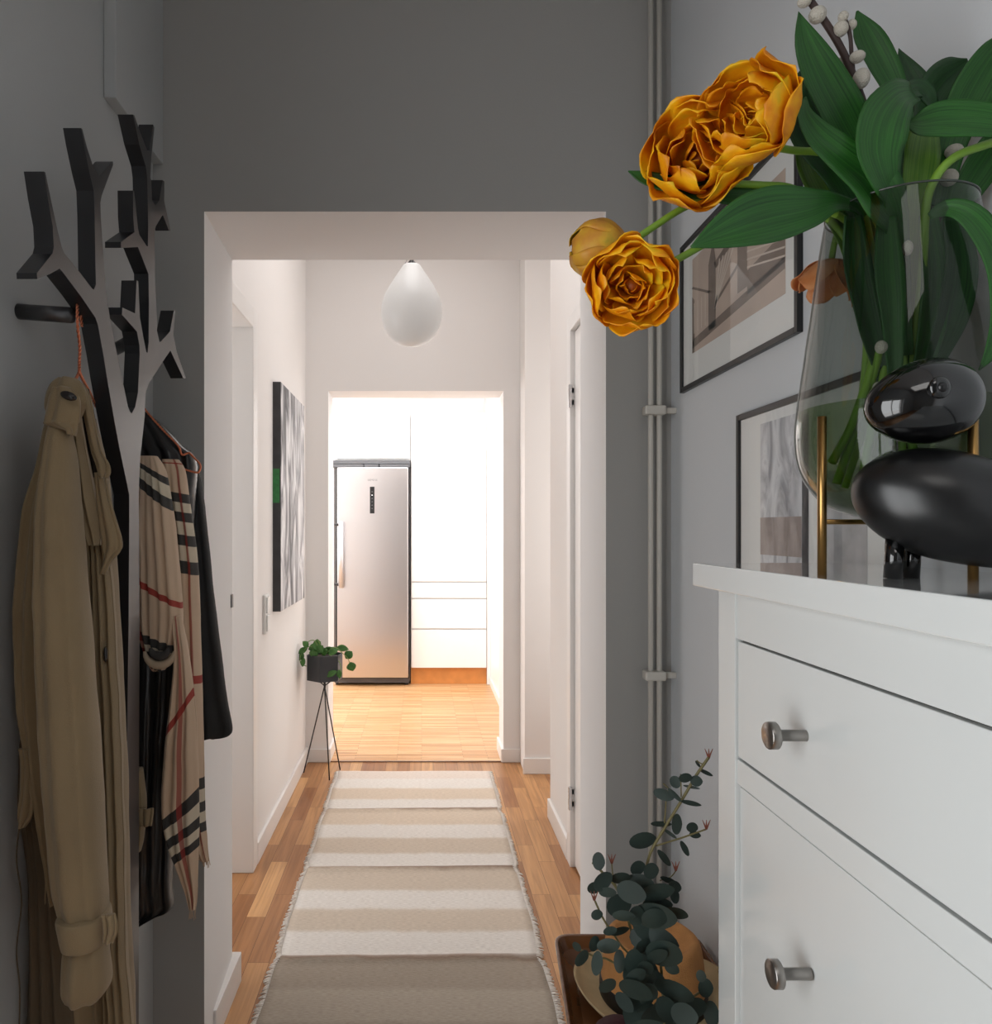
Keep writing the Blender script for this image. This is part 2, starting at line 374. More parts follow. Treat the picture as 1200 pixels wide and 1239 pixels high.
# pipes in the corner
for i, (px, lab) in enumerate(((787, 'thin cream heating pipe, the left one of the corner pair'), (797.5, 'thin cream heating pipe, the right one nearest the corner'))):
    x = (px-CX)*1.765/F
    tag(tube('heating_pipe', [(x, 1.765, 0), (x, 1.765, 3.0)], .0062, M_PIPE, seg=14), lab, 'pipe', 'heating pipes in the corner')
for py, lab in ((497, 'cream pipe clip at picture height in the corner'), (817, 'cream pipe clip low down in the corner above the eucalyptus')):
    c = P(790, py, 1.765)
    t = thing('pipe_clip', (c.x, c.y, c.z), lab, 'pipe clip', 'clips on the heating pipes')
    box('clip_body', (c.x-.022, c.x+.027), (c.y-.017, c.y+.016), (c.z-.011, c.z+.011), M_PIPE, t, bevel=.004)
    box('clip_arm', (c.x+.027, RX), (c.y-.004, c.y+.008), (c.z-.007, c.z+.007), M_PIPE, t, bevel=.002)

# ------------------------------------------------------------------ kitchen
KY = 6.26
def kx(px): return (px-CX)*KY/F
def kzz(py): return H+(CY-py)*KY/F
fr = thing('refrigerator', (kx(450), 6.4, 0), 'tall brushed steel refrigerator seen through the far doorway', 'refrigerator')
M_FR, nt, b = newmat('brushed stainless steel')
b.inputs['Base Color'].default_value = lin((206, 202, 202)); b.inputs['Metallic'].default_value = 1; b.inputs['Roughness'].default_value = .28; b.inputs['Anisotropic'].default_value = .6
box('body', (kx(404), kx(496)), (6.25, 6.85), (.04, kzz(566)), pbr('fridge side', (120, 118, 118), .4, metal=.5), fr)
box('door', (kx(409), kx(494)), (6.185, 6.245), (kzz(818), kzz(566.5)), M_FR, fr, bevel=.006)
box('door_gasket', (kx(406.5), kx(495.5)), (6.235, 6.252), (kzz(820), kzz(566)), M_SHADE, fr)
boxes('top_vent', [(kx(403), kx(496), 6.2, 6.8, kzz(562), kzz(558)), (kx(403), kx(440.3), 6.19, 6.8, kzz(566), kzz(562.6)), (kx(441.5), kx(458.6), 6.19, 6.8, kzz(566), kzz(562.6)), (kx(459.8), kx(496), 6.19, 6.8, kzz(566), kzz(562.6))], pbr('grey vent plastic', (92, 94, 98), .5), fr)
box('base_grille', (kx(405), kx(495)), (6.24, 6.8), (.025, kzz(819)), pbr('grey grille', (84, 84, 90), .5), fr)
for fa, fb in ((406, 409), (490, 494)): box('foot', (kx(fa), kx(fb)), (6.26, 6.3), (.003, .03), M_SHADE, fr)
box('control_panel', (kx(448.2), kx(453.7)), (6.18, 6.19), (kzz(621.5), kzz(589.5)), M_SHADE, fr, bevel=.002)
for i in range(6): box('button', (kx(450.2), kx(451.6)), (6.178, 6.182), (kzz(616-i*4.0), kzz(615.2-i*4.0)), pbr('panel light', (230, 230, 235), .4, emit=((255, 255, 255), .8)) if i == 4 else pbr('panel print', (110, 110, 115), .5), fr)
# small maker's mark above the panel
cu = bpy.data.curves.new('maker_mark', 'FONT'); cu.body = 'SIEMENS'; cu.size = .022; cu.extrude = .0004; cu.align_x = 'CENTER'
ob = bpy.data.objects.new('maker_mark', cu); COL.objects.link(ob); cu.materials.append(pbr('mark grey', (120, 118, 120), .5))
dg = bpy.context.evaluated_depsgraph_get(); mm = bpy.data.meshes.new_from_object(ob.evaluated_get(dg)); bpy.data.objects.remove(ob)
mm.transform(Matrix.Translation((kx(451.3), 6.1845, kzz(582.5))) @ Matrix.Rotation(PI/2, 4, 'X'))
ob = bpy.data.objects.new('maker_mark', mm); COL.objects.link(ob); ob.parent = fr; ob.location = -fr.location
hnd = tube('handle', [(kx(414.5), 6.13, kzz(710)), (kx(414.5), 6.13, kzz(631))], .021, pbr('handle aluminium', (214, 214, 218), .35, metal=.6), fr, 16)
tubes('handle_mount', [([(kx(407), 6.15, kzz(635)), (kx(414), 6.13, kzz(635))], .012), ([(kx(407), 6.15, kzz(706)), (kx(414), 6.13, kzz(706))], .012), ([(kx(408), 6.15, kzz(635)), (kx(408), 6.2, kzz(635))], .01), ([(kx(408), 6.15, kzz(706)), (kx(408), 6.2, kzz(706))], .01)], M_SHADE, hnd)

uc = thing('wall_cabinet', (kx(450), 6.4, kzz(556)), 'white flush kitchen cabinet directly above the steel refrigerator', 'cabinet')
box('body', (kx(395), kx(496.5)), (6.29, 6.88), (kzz(556.5), kzz(499)), M_KITCH, uc)
box('door', (kx(408.5), kx(495.6)), (6.26, 6.285), (kzz(554.5), kzz(500)), M_KITCH, uc, bevel=.002)
box('filler_panel', (kx(395), kx(407.6)), (6.262, 6.285), (kzz(556), kzz(500)), M_KITCH, uc, bevel=.002)
tc_ = thing('tall_cabinet', (kx(542), 6.4, 0), 'tall white kitchen cabinet with drawers to the right of the refrigerator', 'cabinet')
box('body', (kx(497), kx(589)), (6.285, 6.88), (kzz(808), kzz(499)), pbr('cabinet side', (228, 227, 225), .5), tc_)
box('side_filler', (kx(589.3), .5835), (6.262, 6.3), (0.004, kzz(499)), M_KITCH, tc_)
box('door', (kx(497.6), kx(588.5)), (6.26, 6.284), (kzz(703.6), kzz(500)), M_KITCH, tc_, bevel=.002)
for a, b_ in ((705, 723.6), (725, 760.4), (762, 808)):
    box('drawer', (kx(497.6), kx(588.5)), (6.26, 6.284), (kzz(b_), kzz(a)), M_KITCH, tc_, bevel=.002)
box('plinth', (kx(497), kx(589)), (6.3, 6.33), (.004, kzz(808.5)), M_PLINTH, tc_)

# ------------------------------------------------------------------ runner rug
M_RUG, nt, b = newmat('striped woven cotton')
tc = nt.nodes.new('ShaderNodeTexCoord'); sp = nt.nodes.new('ShaderNodeSeparateXYZ'); nt.links.new(tc.outputs['Object'], sp.inputs[0])
n = nt.nodes.new('ShaderNodeTexNoise'); n.inputs['Scale'].default_value = 9; nt.links.new(tc.outputs['Object'], n.inputs['Vector'])
ad = nt.nodes.new('ShaderNodeMath'); ad.operation = 'MULTIPLY_ADD'; ad.inputs[1].default_value = .03; nt.links.new(n.outputs['Fac'], ad.inputs[0]); nt.links.new(sp.outputs['Y'], ad.inputs[2])
f = mrange(nt, ad.outputs[0], 1.015, 4.115)
W = (226, 221, 215); T = (214, 198, 180); T2 = (206, 192, 176); G = (164, 152, 138); G2 = (177, 166, 152); BR = (140, 116, 98)  # near bands greyer: their own duller dye plus painted-in shade
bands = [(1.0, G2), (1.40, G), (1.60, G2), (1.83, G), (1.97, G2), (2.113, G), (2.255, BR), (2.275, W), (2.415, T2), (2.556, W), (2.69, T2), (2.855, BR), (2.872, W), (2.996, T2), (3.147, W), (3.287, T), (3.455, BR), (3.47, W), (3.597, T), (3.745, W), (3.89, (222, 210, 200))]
st = []
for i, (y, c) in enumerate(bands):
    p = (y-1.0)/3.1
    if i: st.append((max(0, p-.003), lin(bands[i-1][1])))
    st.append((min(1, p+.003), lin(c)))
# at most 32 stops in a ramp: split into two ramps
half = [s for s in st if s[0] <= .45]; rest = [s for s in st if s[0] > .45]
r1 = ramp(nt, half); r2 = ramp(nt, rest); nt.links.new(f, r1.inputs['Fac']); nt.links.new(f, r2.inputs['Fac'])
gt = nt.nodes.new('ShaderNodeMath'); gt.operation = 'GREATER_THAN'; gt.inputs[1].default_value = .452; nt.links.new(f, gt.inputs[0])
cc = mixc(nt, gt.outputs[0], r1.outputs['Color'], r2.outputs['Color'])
mp = nt.nodes.new('ShaderNodeMapping'); mp.inputs['Scale'].default_value = (60, 420, 1); nt.links.new(tc.outputs['Object'], mp.inputs['Vector'])
n3 = nt.nodes.new('ShaderNodeTexNoise'); n3.inputs['Scale'].default_value = 1; n3.inputs['Detail'].default_value = 3; nt.links.new(mp.outputs['Vector'], n3.inputs['Vector'])
rr = ramp(nt, [(.3, (.72, .70, .68, 1)), (.6, (1, 1, 1, 1))]); nt.links.new(n3.outputs['Fac'], rr.inputs['Fac'])
cc = mixc(nt, .8, cc, rr.outputs['Color'], 'MULTIPLY'); nt.links.new(cc, b.inputs['Base Color']); b.inputs['Roughness'].default_value = .95
bp = nt.nodes.new('ShaderNodeBump'); bp.inputs['Strength'].default_value = .5; bp.inputs['Distance'].default_value = .003
nt.links.new(n3.outputs['Fac'], bp.inputs['Height']); nt.links.new(bp.outputs['Normal'], b.inputs['Normal'])
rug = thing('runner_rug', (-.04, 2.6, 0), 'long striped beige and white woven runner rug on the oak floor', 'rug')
folds = (3.46, 2.862, 2.265, 1.69)
def rugz(x, y): return .006+sum(.009*math.exp(-((y-q-.01*math.sin(x*3))/.016)**2) for q in folds)+.002*noise.noise(Vector((x*3, y*3, 0)))
ny, nx = 260, 26; V, Fc = [], []
def edge(y, s):
    nearest = min(abs(y-q) for q in folds)
    return (-.452 if s < 0 else .366)+s*.008*noise.noise(Vector((y*5, s, 1)))+(-s)*.01*math.exp(-(nearest/.03)**2)+(0 if s > 0 else (4.0-y)*.006)
for j in range(ny+1):
    y = 1.15+(4.015-1.15)*j/ny
    for i in range(nx+1):
        x = edge(y, -1)+(edge(y, 1)-edge(y, -1))*i/nx; V.append((x, y, rugz(x, y)))
for j in range(ny):
    for i in range(nx):
        a = j*(nx+1)+i; Fc.append((a, a+1, a+nx+2, a+nx+1))
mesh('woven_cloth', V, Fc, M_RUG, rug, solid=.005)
for s in (-1, 1):
    lst = []
    for j in range(420):
        y = 1.15+(4.01-1.15)*j/420; x = edge(y, s); z = rugz(x, y)
        q = Vector((x-s*.004, y, z+.003)); e = Vector((x+s*(.010+random.random()*.008), y+random.uniform(-.006, .006), .003+random.random()*.004))
        lst.append(([q, (q+e)/2+Vector((0, 0, .002)), e], .0022))
    o = tubes('fringe', lst, M_FRINGE, rug, 4); o['kind'] = 'stuff'

# ------------------------------------------------------------------ hall: painting, switch, lamp, plant stand
M_ART, nt, b = newmat('abstract grey painting')
tc = nt.nodes.new('ShaderNodeTexCoord'); mp = nt.nodes.new('ShaderNodeMapping'); mp.inputs['Scale'].default_value = (9, 9, 2.2); nt.links.new(tc.outputs['Object'], mp.inputs['Vector'])
n = nt.nodes.new('ShaderNodeTexNoise'); n.inputs['Scale'].default_value = 1.3; n.inputs['Detail'].default_value = 8; n.inputs['Distortion'].default_value = 1.4; nt.links.new(mp.outputs['Vector'], n.inputs['Vector'])
r = ramp(nt, [(.28, lin((50, 50, 54))), (.42, lin((112, 112, 116))), (.52, lin((178, 178, 182))), (.62, lin((226, 226, 228))), (.75, lin((128, 128, 132)))]); nt.links.new(n.outputs['Fac'], r.inputs['Fac'])
nt.links.new(r.outputs['Color'], b.inputs['Base Color']); b.inputs['Roughness'].default_value = .6
pt = thing('canvas_painting', (HX, 3.6, 1.0), 'large abstract grey and white painting on the left hall wall', 'painting')
y0, y1 = 3.27, 3.92; z0, z1 = 1.315+(640-740)*3.27/900, 1.315+(640-462)*3.27/900
box('canvas', (HX+.001, HX+.036), (y0, y1), (z0, z1), M_ART, pt, bevel=.002)
box('painted_edge', (HX, HX+.0352), (y0-.0015, y0), (z0, z1), pbr('black canvas edge', (48, 48, 50), .6, var=.5, vscale=14), pt)
box('green_dab', (HX+.001, HX+.030), (y0-.0022, y0-.0014), (1.43, 1.58), pbr('green paint', (40, 112, 58), .5, var=.3, vscale=60), pt)
sw = thing('light_switch', (HX, 3.1, 1.0), 'white double light switch on the wall beside the left doorway', 'light switch')
sy0, sy1 = 3.06, 3.14; sz0, sz1 = H+(640-766)*3.1/900, H+(640-719)*3.1/900
box('back_plate', (HX, HX+.012), (sy0, sy1), (sz0, sz1), pbr('switch plastic', (222, 222, 220), .35), sw, bevel=.003)
mid = (sz0+sz1)/2
for a, b_ in ((sz0+.01, mid-.004), (mid+.004, sz1-.01)):
    box('rocker', (HX+.01, HX+.019), (sy0+.012, sy1-.012), (a, b_), pbr('switch plastic'[:], (222, 222, 220), .35), sw, bevel=.003)
sp_ = tag(box('strike_plate', (-.5462, -.5405), (2.118, 2.137), (H+(640-735)*2.13/900, H+(640-719)*2.13/900), M_METALD, bevel=.0008), 'small dark metal plate set in the white edge of the opening', 'strike plate')

pc = P(498, 375, 3.0); k = 3.0/900
prof = [(.0005, -44.3), (10, -43), (20, -38.5), (28, -31), (34, -20), (37, -7), (36.6, 5), (33, 17), (27, 28), (20, 39), (14, 48), (11.5, 52), (10.2, 53.6), (9, 53.8), (8.2, 53.2)]
lamp = thing('pendant_lamp', (pc.x, pc.y, 3.0), 'white teardrop glass pendant lamp hanging in the hall', 'lamp')
lathe('lamp_shade', [(r*k, z*k) for r, z in prof], pc, M_OPAL, lamp, 56)
lathe('lamp_socket', [(.001, .1), (.016, .11), (.016, .19), (.008, .2), (.0045, .21)], (pc.x, pc.y, pc.z), M_SHADE, lamp, 16, closed=True)
tube('cord', [(pc.x, pc.y, pc.z+.2), (pc.x, pc.y, 3.0)], .0037, M_SHADE, lamp)
for (dx, dz, dy) in ((-16, 40, 0), (5, 45, -11)):
    e = Vector((pc.x+dx*k, pc.y+dy*k, pc.z+dz*k))
    tube('wire', [e, (pc.x+.2*dx*k, pc.y+.2*dy*k, pc.z+66*k), (pc.x, pc.y, pc.z+78*k)], .0012, M_CHROME, lamp, 6)
    d = Vector((dx, dy, 8)).normalized()
    tube('rivet', [e-d*.004, e+d*.005], .0095, M_METALD, lamp, 14)

ps = thing('plant_stand', (P(393, 830, 3.98).x, 3.98, 0), 'slim black tripod stand with a hexagonal planter in the hall corner', 'plant stand')
pcx = P(393, 0, 3.98).x; zb = H+(640-825.5)*3.9/900; ztp = H+(640-791)*3.98/900
hexr = .098
def hexv(r, z, rot=.38): return [(pcx+r*math.cos(rot+PI/3*i), 3.98+r*math.sin(rot+PI/3*i), z) for i in range(6)]
V = hexv(hexr, zb)+hexv(hexr, ztp)+hexv(hexr-.006, ztp)+hexv(hexr-.006, ztp-.03)
Fc = [tuple(range(5, -1, -1)), tuple(range(18, 24))]
for a in (0, 6, 12):
    for i in range(6): Fc.append((a+i, a+(i+1) % 6, a+6+(i+1) % 6, a+6+i))
mesh('planter', V, Fc, M_POT, ps, smooth=False, bevel=.002)
box('soil', (pcx-.06, pcx+.06), (3.92, 4.04), (ztp-.035, ztp-.015), pbr('soil', (50, 38, 30), .95), ps)
feet = [P(367, 936, 4.0), P(398.5, 945, 3.88), P(411.5, 932, 4.05)]
for i, ft in enumerate(feet):
    ft = Vector((ft.x, ft.y, .004)); hub = Vector((pcx-.001, 3.975, zb-.035)); d = (hub-ft)
    if i == 0: ft.x = max(ft.x, HX+.02)
    tube('leg', [ft, hub, hub+Vector((d.x*.4, d.y*.4, .037)).normalized()*.04], .0035, M_SHADE, ps)
tube('neck', [(pcx, 3.975, zb-.045), (pcx, 3.975, zb)], .006, M_SHADE, ps)

def flat_leaf(name, tip, base, w, nrm, mat, parent, cup=.15, shape=1.0, nl=7):
    """a pointed leaf from base to tip"""
    base = Vector(base); tip = Vector(tip); d = tip-base; L = d.length; d.normalize()
    s = d.cross(Vector(nrm)).normalized(); nn = s.cross(d).normalized(); V, Fc, UV = [], [], []
    for j in range(nl+1):
        t = j/nl; ww = w*.5*(math.sin(PI*min(1, t**shape*1.0))**.8)+.0004
        c = base+d*L*t+nn*(math.sin(t*PI)*L*.12)
        for i in (-1, -.5, 0, .5, 1):
            V.append(c+s*ww*i+nn*(abs(i)*ww*cup)); UV.append((i*.5+.5, t))
    for j in range(nl):
        for i in range(4):
            a = j*5+i; Fc.append((a, a+1, a+6, a+5))
    return mesh(name, V, Fc, mat, parent, uvs=UV, solid=.0006)
pl = thing('trailing_pothos', (pcx, 3.98, ztp), 'green trailing pothos plant growing in the black planter', 'plant')
def pp(x, y, z=3.93): return P(x, y, z)
vines = [[(393, 790), (375, 782), (364, 792), (364, 803), (371, 806)], [(395, 790), (405, 783), (414, 790), (421, 797), (424, 806), (427, 810)], [(398, 792), (410, 800), (413, 815), (410, 822)], [(388, 790), (380, 775), (370, 778)], [(392, 791), (386, 777), (384, 774)]]
for v in vines:
    tube('vine', [pp(*q) for q in v], .0022, pbr('vine stem', (120, 150, 80), .5), pl, 6, smooth_n=16)
plv = [((366, 776), (373, 783), 6), ((384, 773), (384, 784), 8), ((361, 791), (372, 784), 6), ((362, 799), (367, 790), 6), ((366, 807), (368, 796), 5), ((379, 796), (381, 785), 9), ((373, 786), (386, 782), 8), ((391, 781), (385, 790), 9), ((396, 786), (388, 791), 9), ((402, 783), (395, 791), 9), ((422, 786), (406, 784), 7), ((418, 797), (426, 788), 9), ((427, 812), (424, 801), 9.5), ((394, 819), (408, 812), 6), ((411, 821), (410, 810), 5), ((388, 776), (381, 785), 7), ((398, 790), (409, 786), 8), ((377, 780), (388, 786), 7), ((406, 791), (398, 787), 7)]
for i, (tp, bs, w) in enumerate(plv):
    zz = 3.98-.10+random.random()*.14; zz2 = 3.9 if tp[1] > 800 else zz
    flat_leaf('leaf', pp(tp[0], tp[1], zz2), pp(bs[0], bs[1], zz2+.01), w*1.25*3.95/900, (random.uniform(-.3, .3), -1, .5), M_POTHOS, pl)

# ------------------------------------------------------------------ dresser
ds = thing('dresser', (.48, .54, 0), 'white painted dresser with round metal knobs at the right', 'dresser')
DT = 1.27
box('carcass', (.384, .59), (.155, .93), (.06, 1.24), M_LACQ, ds)
box('table_top', (.36, .592), (.098, .988), (1.24, DT), None, ds, bevel=.0015, mats=[M_LACQ, M_TOPL], midx=lambda p: 1 if p.normal.z > .5 else 0)
for ya, yb in ((.888, .9375), (.148, .198)):
    box('corner_post', (.374, .592), (ya, yb), (0, 1.24), M_LACQ, ds, bevel=.001)
box('top_rail', (.376, .39), (.198, .888), (1.1845, 1.24), M_LACQ, ds)
box('middle_rail', (.376, .39), (.198, .888), (1.0115, 1.0410), M_LACQ, ds, bevel=.0008)
box('lower_rail', (.376, .39), (.198, .888), (.53, .56), M_LACQ, ds)
box('bottom_rail', (.376, .39), (.198, .888), (.06, .10), M_LACQ, ds)
box('gap_shade', (.3838, .3842), (.198, .888), (.1, 1.19), M_GAP, ds)  # dark sheet painting the shade in the gaps between the fronts
def knob(parent, y, z):
    x0 = .377
    kb = mesh('knob', *ring_x([(x0-.0385, .0001), (x0-.0385, .0125), (x0-.0375, .0133), (x0-.030, .0133), (x0-.0293, .0125), (x0-.0293, .0056), (x0, .0056)], y, z), M_STEEL, parent)
def ring_x(prof, y, z, seg=40):
    V, Fc = [], []
    for x, r in prof:
        for i in range(seg):
            a = 2*PI*i/seg; V.append((x, y+r*math.cos(a), z+r*math.sin(a)))
    for j in range(len(prof)-1):
        for i in range(seg):
            a = j*seg+i; b_ = j*seg+(i+1) % seg; Fc.append((a, b_, b_+seg, a+seg))
    return V, Fc
d1 = box('drawer', (.3765, .384), (.2, .886), (1.0440, 1.1815), M_LACQ, ds, bevel=.001)
for y in (.729, .357): knob(d1, y, 1.1125)
for z0_, z1_ in ((.563, 1.0085), (.103, .527)):
    d2 = box('flap_door', (.379, .3845), (.2, .886), (z0_, z1_), M_LACQ, ds, bevel=.001)
    for y in (.722, .357): knob(d2, y, z1_-.1255)

# ------------------------------------------------------------------ pictures on the right wall
def picture(name, X, ya, yb, z0, z1, bar, lab):
    t = thing(name, (X, (ya+yb)/2, z0), lab, 'picture', 'black framed pictures on the right wall')
    boxes('frame', [(X, RX, ya, ya+bar, z0, z1), (X, RX, yb-bar, yb, z0, z1), (X, RX, ya+bar, yb-bar, z0, z0+bar), (X, RX, ya+bar, yb-bar, z1-bar, z1)], M_BLACK, t, bevel=.001)
    box('mat_board', (X+.0055, X+.008), (ya+bar, yb-bar), (z0+bar, z1-bar), M_WHITEP2, t)
    mesh('glazing', [(X+.0025, ya+bar, z0+bar), (X+.0025, yb-bar, z0+bar), (X+.0025, yb-bar, z1-bar), (X+.0025, ya+bar, z1-bar)], [(0, 1, 2, 3)], M_GLAZ, t, smooth=False)
    return t
X1 = .594
p1 = picture('framed_picture', X1, 1.177, 1.713, 1.627, 1.962, .011, 'black framed sepia bridge print, upper picture behind the orange tulips')
SEP = pbr('sepia print', (190, 170, 156), .8, var=.08, vscale=12); SEPD = pbr('sepia ink', (116, 100, 90), .8, var=.15, vscale=30); SEPL = pbr('sepia pale ink', (214, 200, 188), .8); GR = pbr('grey print strip', (120, 122, 122), .8)
ay0, ay1, az0, az1 = 1.225, 1.645, 1.703, 1.91
pr = box('print', (X1+.0048, X1+.0053), (ay0, ay1), (az0, az1), SEP, p1)
def inkq(pts, m, x=.0046, nm='print_line'):
    V = [(X1+x, ay1-(ay1-ay0)*u, az0+(az1-az0)*v) for u, v in pts]
    n = len(V); V2 = [(a+.0002, b, c) for a, b, c in V]
    return V+V2, [tuple(range(n)), tuple(range(2*n-1, n-1, -1))]+[(i, (i+1) % n, (i+1) % n+n, i+n) for i in range(n)]
def multi(lst, m, nm, x):
    V, Fc = [], []
    for pts in lst:
        v, f = inkq(pts, m, x); k0 = len(V); V += v; Fc += [tuple(i+k0 for i in q) for q in f]
    return mesh(nm, V, Fc, m, pr, smooth=False)
def ln(x0, y0, x1, y1, w): 
    dx, dy = x1-x0, y1-y0; L = math.hypot(dx, dy); a, b = -dy/L*w/2, dx/L*w/2
    return [(x0+a, y0+b), (x1+a, y1+b), (x1-a, y1-b), (x0-a, y0-b)]
multi([[(0, 0), (.03, 0), (.03, .55), (0, .6)], [(.22, .12), (.31, .12), (.31, .78), (.285, .95), (.265, .95), (.22, .78)], [(.56, .28), (.66, .28), (.66, .9), (.62, 1), (.6, 1), (.56, .9)], [(0, .05), (1, .2), (1, .30), (0, .14)], ln(.3, .72, .62, .88, .07), ln(.66, .85, 1, .5, .09), [(.66, .2), (1, .25), (1, .5), (.66, .42)], ln(0, .7, .24, .5, .02), ln(.31, .35, .58, .55, .03)], SEPD, 'bridge_drawing', .0044)
multi([ln(.3, .3, .3+.04*i+.02, .75, .012) for i in range(1, 6)]+[ln(.66, .45+.07*i, 1, .3+.07*i, .015) for i in range(4)]+[ln(.03+.05*i, .2, .03+.05*i, .52, .008) for i in range(4)], SEPL, 'bridge_cables', .0042)
p2 = picture('framed_picture', X1, .93, 1.407, .86, 1.529, .011, 'black framed grey abstract print, lower picture behind the black bird')
M_ART2, nt, b = newmat('grey abstract print')
tc = nt.nodes.new('ShaderNodeTexCoord'); mp = nt.nodes.new('ShaderNodeMapping'); mp.inputs['Scale'].default_value = (11, 11, 4); nt.links.new(tc.outputs['Object'], mp.inputs['Vector'])
n = nt.nodes.new('ShaderNodeTexNoise'); n.inputs['Scale'].default_value = 1.6; n.inputs['Detail'].default_value = 7; n.inputs['Distortion'].default_value = 1.8; nt.links.new(mp.outputs['Vector'], n.inputs['Vector'])
r = ramp(nt, [(.25, lin((88, 88, 92))), (.4, lin((150, 150, 154))), (.5, lin((186, 186, 190))), (.62, lin((214, 214, 216))), (.78, lin((140, 140, 146)))]); nt.links.new(n.outputs['Fac'], r.inputs['Fac'])
nt.links.new(r.outputs['Color'], b.inputs['Base Color']); b.inputs['Roughness'].default_value = .8
box('print', (X1+.0048, X1+.0053), (1.172, 1.315), (.95, 1.50), M_ART2, p2)
box('print_border', (X1+.0047, X1+.0053), (1.152, 1.171), (.95, 1.50), pbr('print black', (52, 52, 54), .8, var=.4, vscale=30), p2)
box('reflection_strip', (X1+.0048, X1+.0053), (1.0, 1.10), (.95, 1.40), pbr('painted reflection grey', (166, 166, 168), .8, var=.2, vscale=30), p2)  # grey reflection in the glazing, painted onto the print
box('print_base', (X1+.0046, X1+.0048), (1.172, 1.315), (1.27, 1.335), pbr('print taupe', (150, 136, 130), .8, var=.15, vscale=40), p2)

# ------------------------------------------------------------------ vase on brass stand with water
VC = Vector((.4875, .76, 0)); kv = .76/900
def vz(py): return H+(640-py)*kv
half = [(629.5, .5), (628, 28), (624, 49), (611, 78), (590, 97), (561, 110), (519, 114), (473, 109), (420, 102), (376, 96), (330, 90), (280, 83), (256, 79)]
pf = catmull([(r*kv, vz(y)) for y, r in half], 60)
vs = thing('glass_vase', (VC.x, VC.y, DT), 'large smoked glass vase holding the orange tulips', 'vase')
lathe('vase_bowl', pf, VC, M_SMOKE, vs, 72)
lathe('rim', [(78.2*kv, vz(256)), (79.8*kv, vz(256)), (79.8*kv, vz(254)), (78.2*kv, vz(254)), (78.2*kv, vz(256))], VC, pbr('glass rim', (52, 58, 52), .1), vs, 72)
wp = [(max(r-.002, .0005), z+.0015) for r, z in pf if z < vz(494)]
wp.append((wp[-1][0], vz(494))); wp.append((.0004, vz(494)))
wt = lathe('water', wp, VC, M_WATER, vs, 72); 
vsd = thing('vase_stand', (VC.x, VC.y, DT), 'slim brass stand carrying the smoked vase', 'vase stand')
cross = Vector((VC.x, VC.y, DT+.054)); lst = []
for th in (198, 271, 54):
    a = math.radians(th); rr_ = .098 if th == 135 else .100
    rr_ = .072
    b0 = Vector((VC.x+rr_*math.cos(a), VC.y+rr_*math.sin(a), DT)); 
    rt = .1005 if th != 135 else .1005
    # the legs stand just outside the bowl
    b0 = Vector((VC.x+.1*math.cos(a), VC.y+.1*math.sin(a), DT))
    tube('leg', [b0, b0+Vector((0, 0, .155))], .0042, M_BRASS, vsd, 14)
    lst.append(([b0+Vector((0, 0, .052)), Vector((VC.x, VC.y, DT+.052))], .0026))
tubes('cross_bar', lst, M_BRASS, vsd, 10)

# ------------------------------------------------------------------ bird figurine
bd = thing('bird_figurine', (.42, .67, DT), 'black lacquered wooden bird figurine standing on the dresser', 'figurine')
bc = P(1135, 608, .668); rot = Matrix.Rotation(math.radians(-18), 3, 'Z') @ Matrix.Rotation(math.radians(17), 3, 'Y')
# egg-shaped body, its tapering tail to the right
def eggb(p):
    t = p.x/.1; s = 1-.30*max(0, t)**1.3
    return Vector((p.x*(1.45 if p.x > 0 else .78), p.y*s, p.z*s))
v, f = ellipsoid_geo(P(1146, 612, .665), (.1, .048, .0490), rot, 48, 32, eggb)
body = mesh('body', v, f, M_BIRD, bd)
rh = Matrix.Rotation(math.radians(-10), 3, 'Y')
v, f = ellipsoid_geo(P(1115, 487, .665), (.0495, .036, .0375), rh, 48, 32, lambda p: Vector((p.x, p.y*(1+.15*p.x/.05), p.z*(1+.16*p.x/.05))))
head = mesh('head', v, f, M_BIRDH, bd)
ec = P(1137, 469, .6305)
v, f = ellipsoid_geo(ec, (.0095, .004, .0095), None, 24, 12); mesh('eye', v, f, M_BIRDH, head)
v, f = ellipsoid_geo(ec+Vector((0, -.0032, 0)), (.0045, .003, .0045), None, 16, 10); mesh('pupil', v, f, M_SHADE, head)
for (x, y, z) in ((1080, 700, .675), (1101, 699, .688)):
    c = P(x, y, z); tube('leg', [(c.x, c.y, DT), (c.x+.002, c.y, DT+.036)], .0078, M_BIRDH, bd, 20)

# ------------------------------------------------------------------ tulips
def leaf(parent, ctrl, mat=M_LEAF, name='leaf', cup=.25, n=26, m=8, twist=0):
    """ctrl: (px, py, z, width px[, lean]) along the midrib"""
    C = catmull([c[:4] for c in ctrl], n); V, Fc, UV = [], [], []
    Q = [P(c[0], c[1], c[2]) for c in C]
    for j in range(n):
        t = j/(n-1); d = (Q[min(j+1, n-1)]-Q[max(j-1, 0)]).normalized()
        s = d.cross(Vector((0, 1, 0))); s = s.normalized() if s.length > .15 else Vector((1, 0, 0))
        s = (Matrix.Rotation(twist*(t-.3), 3, d) @ s) if twist else s
        nn = s.cross(d).normalized(); w = max(C[j][3], .6)*C[j][2]/900*.5
        if nn.y < 0: nn = -nn
        for i in range(m+1):
            u = i/m*2-1
            V.append(Q[j]+s*w*u-nn*(abs(u)**1.3)*w*cup+nn*.0025*noise.noise(Q[j]*22+s*u*.7)*(abs(u))); UV.append((u*.5+.5, t))
    for j in range(n-1):
        for i in range(m):
            a = j*(m+1)+i; Fc.append((a, a+1, a+m+2, a+m+1))
    return mesh(name, V, Fc, mat, parent, uvs=UV, solid=.0009)
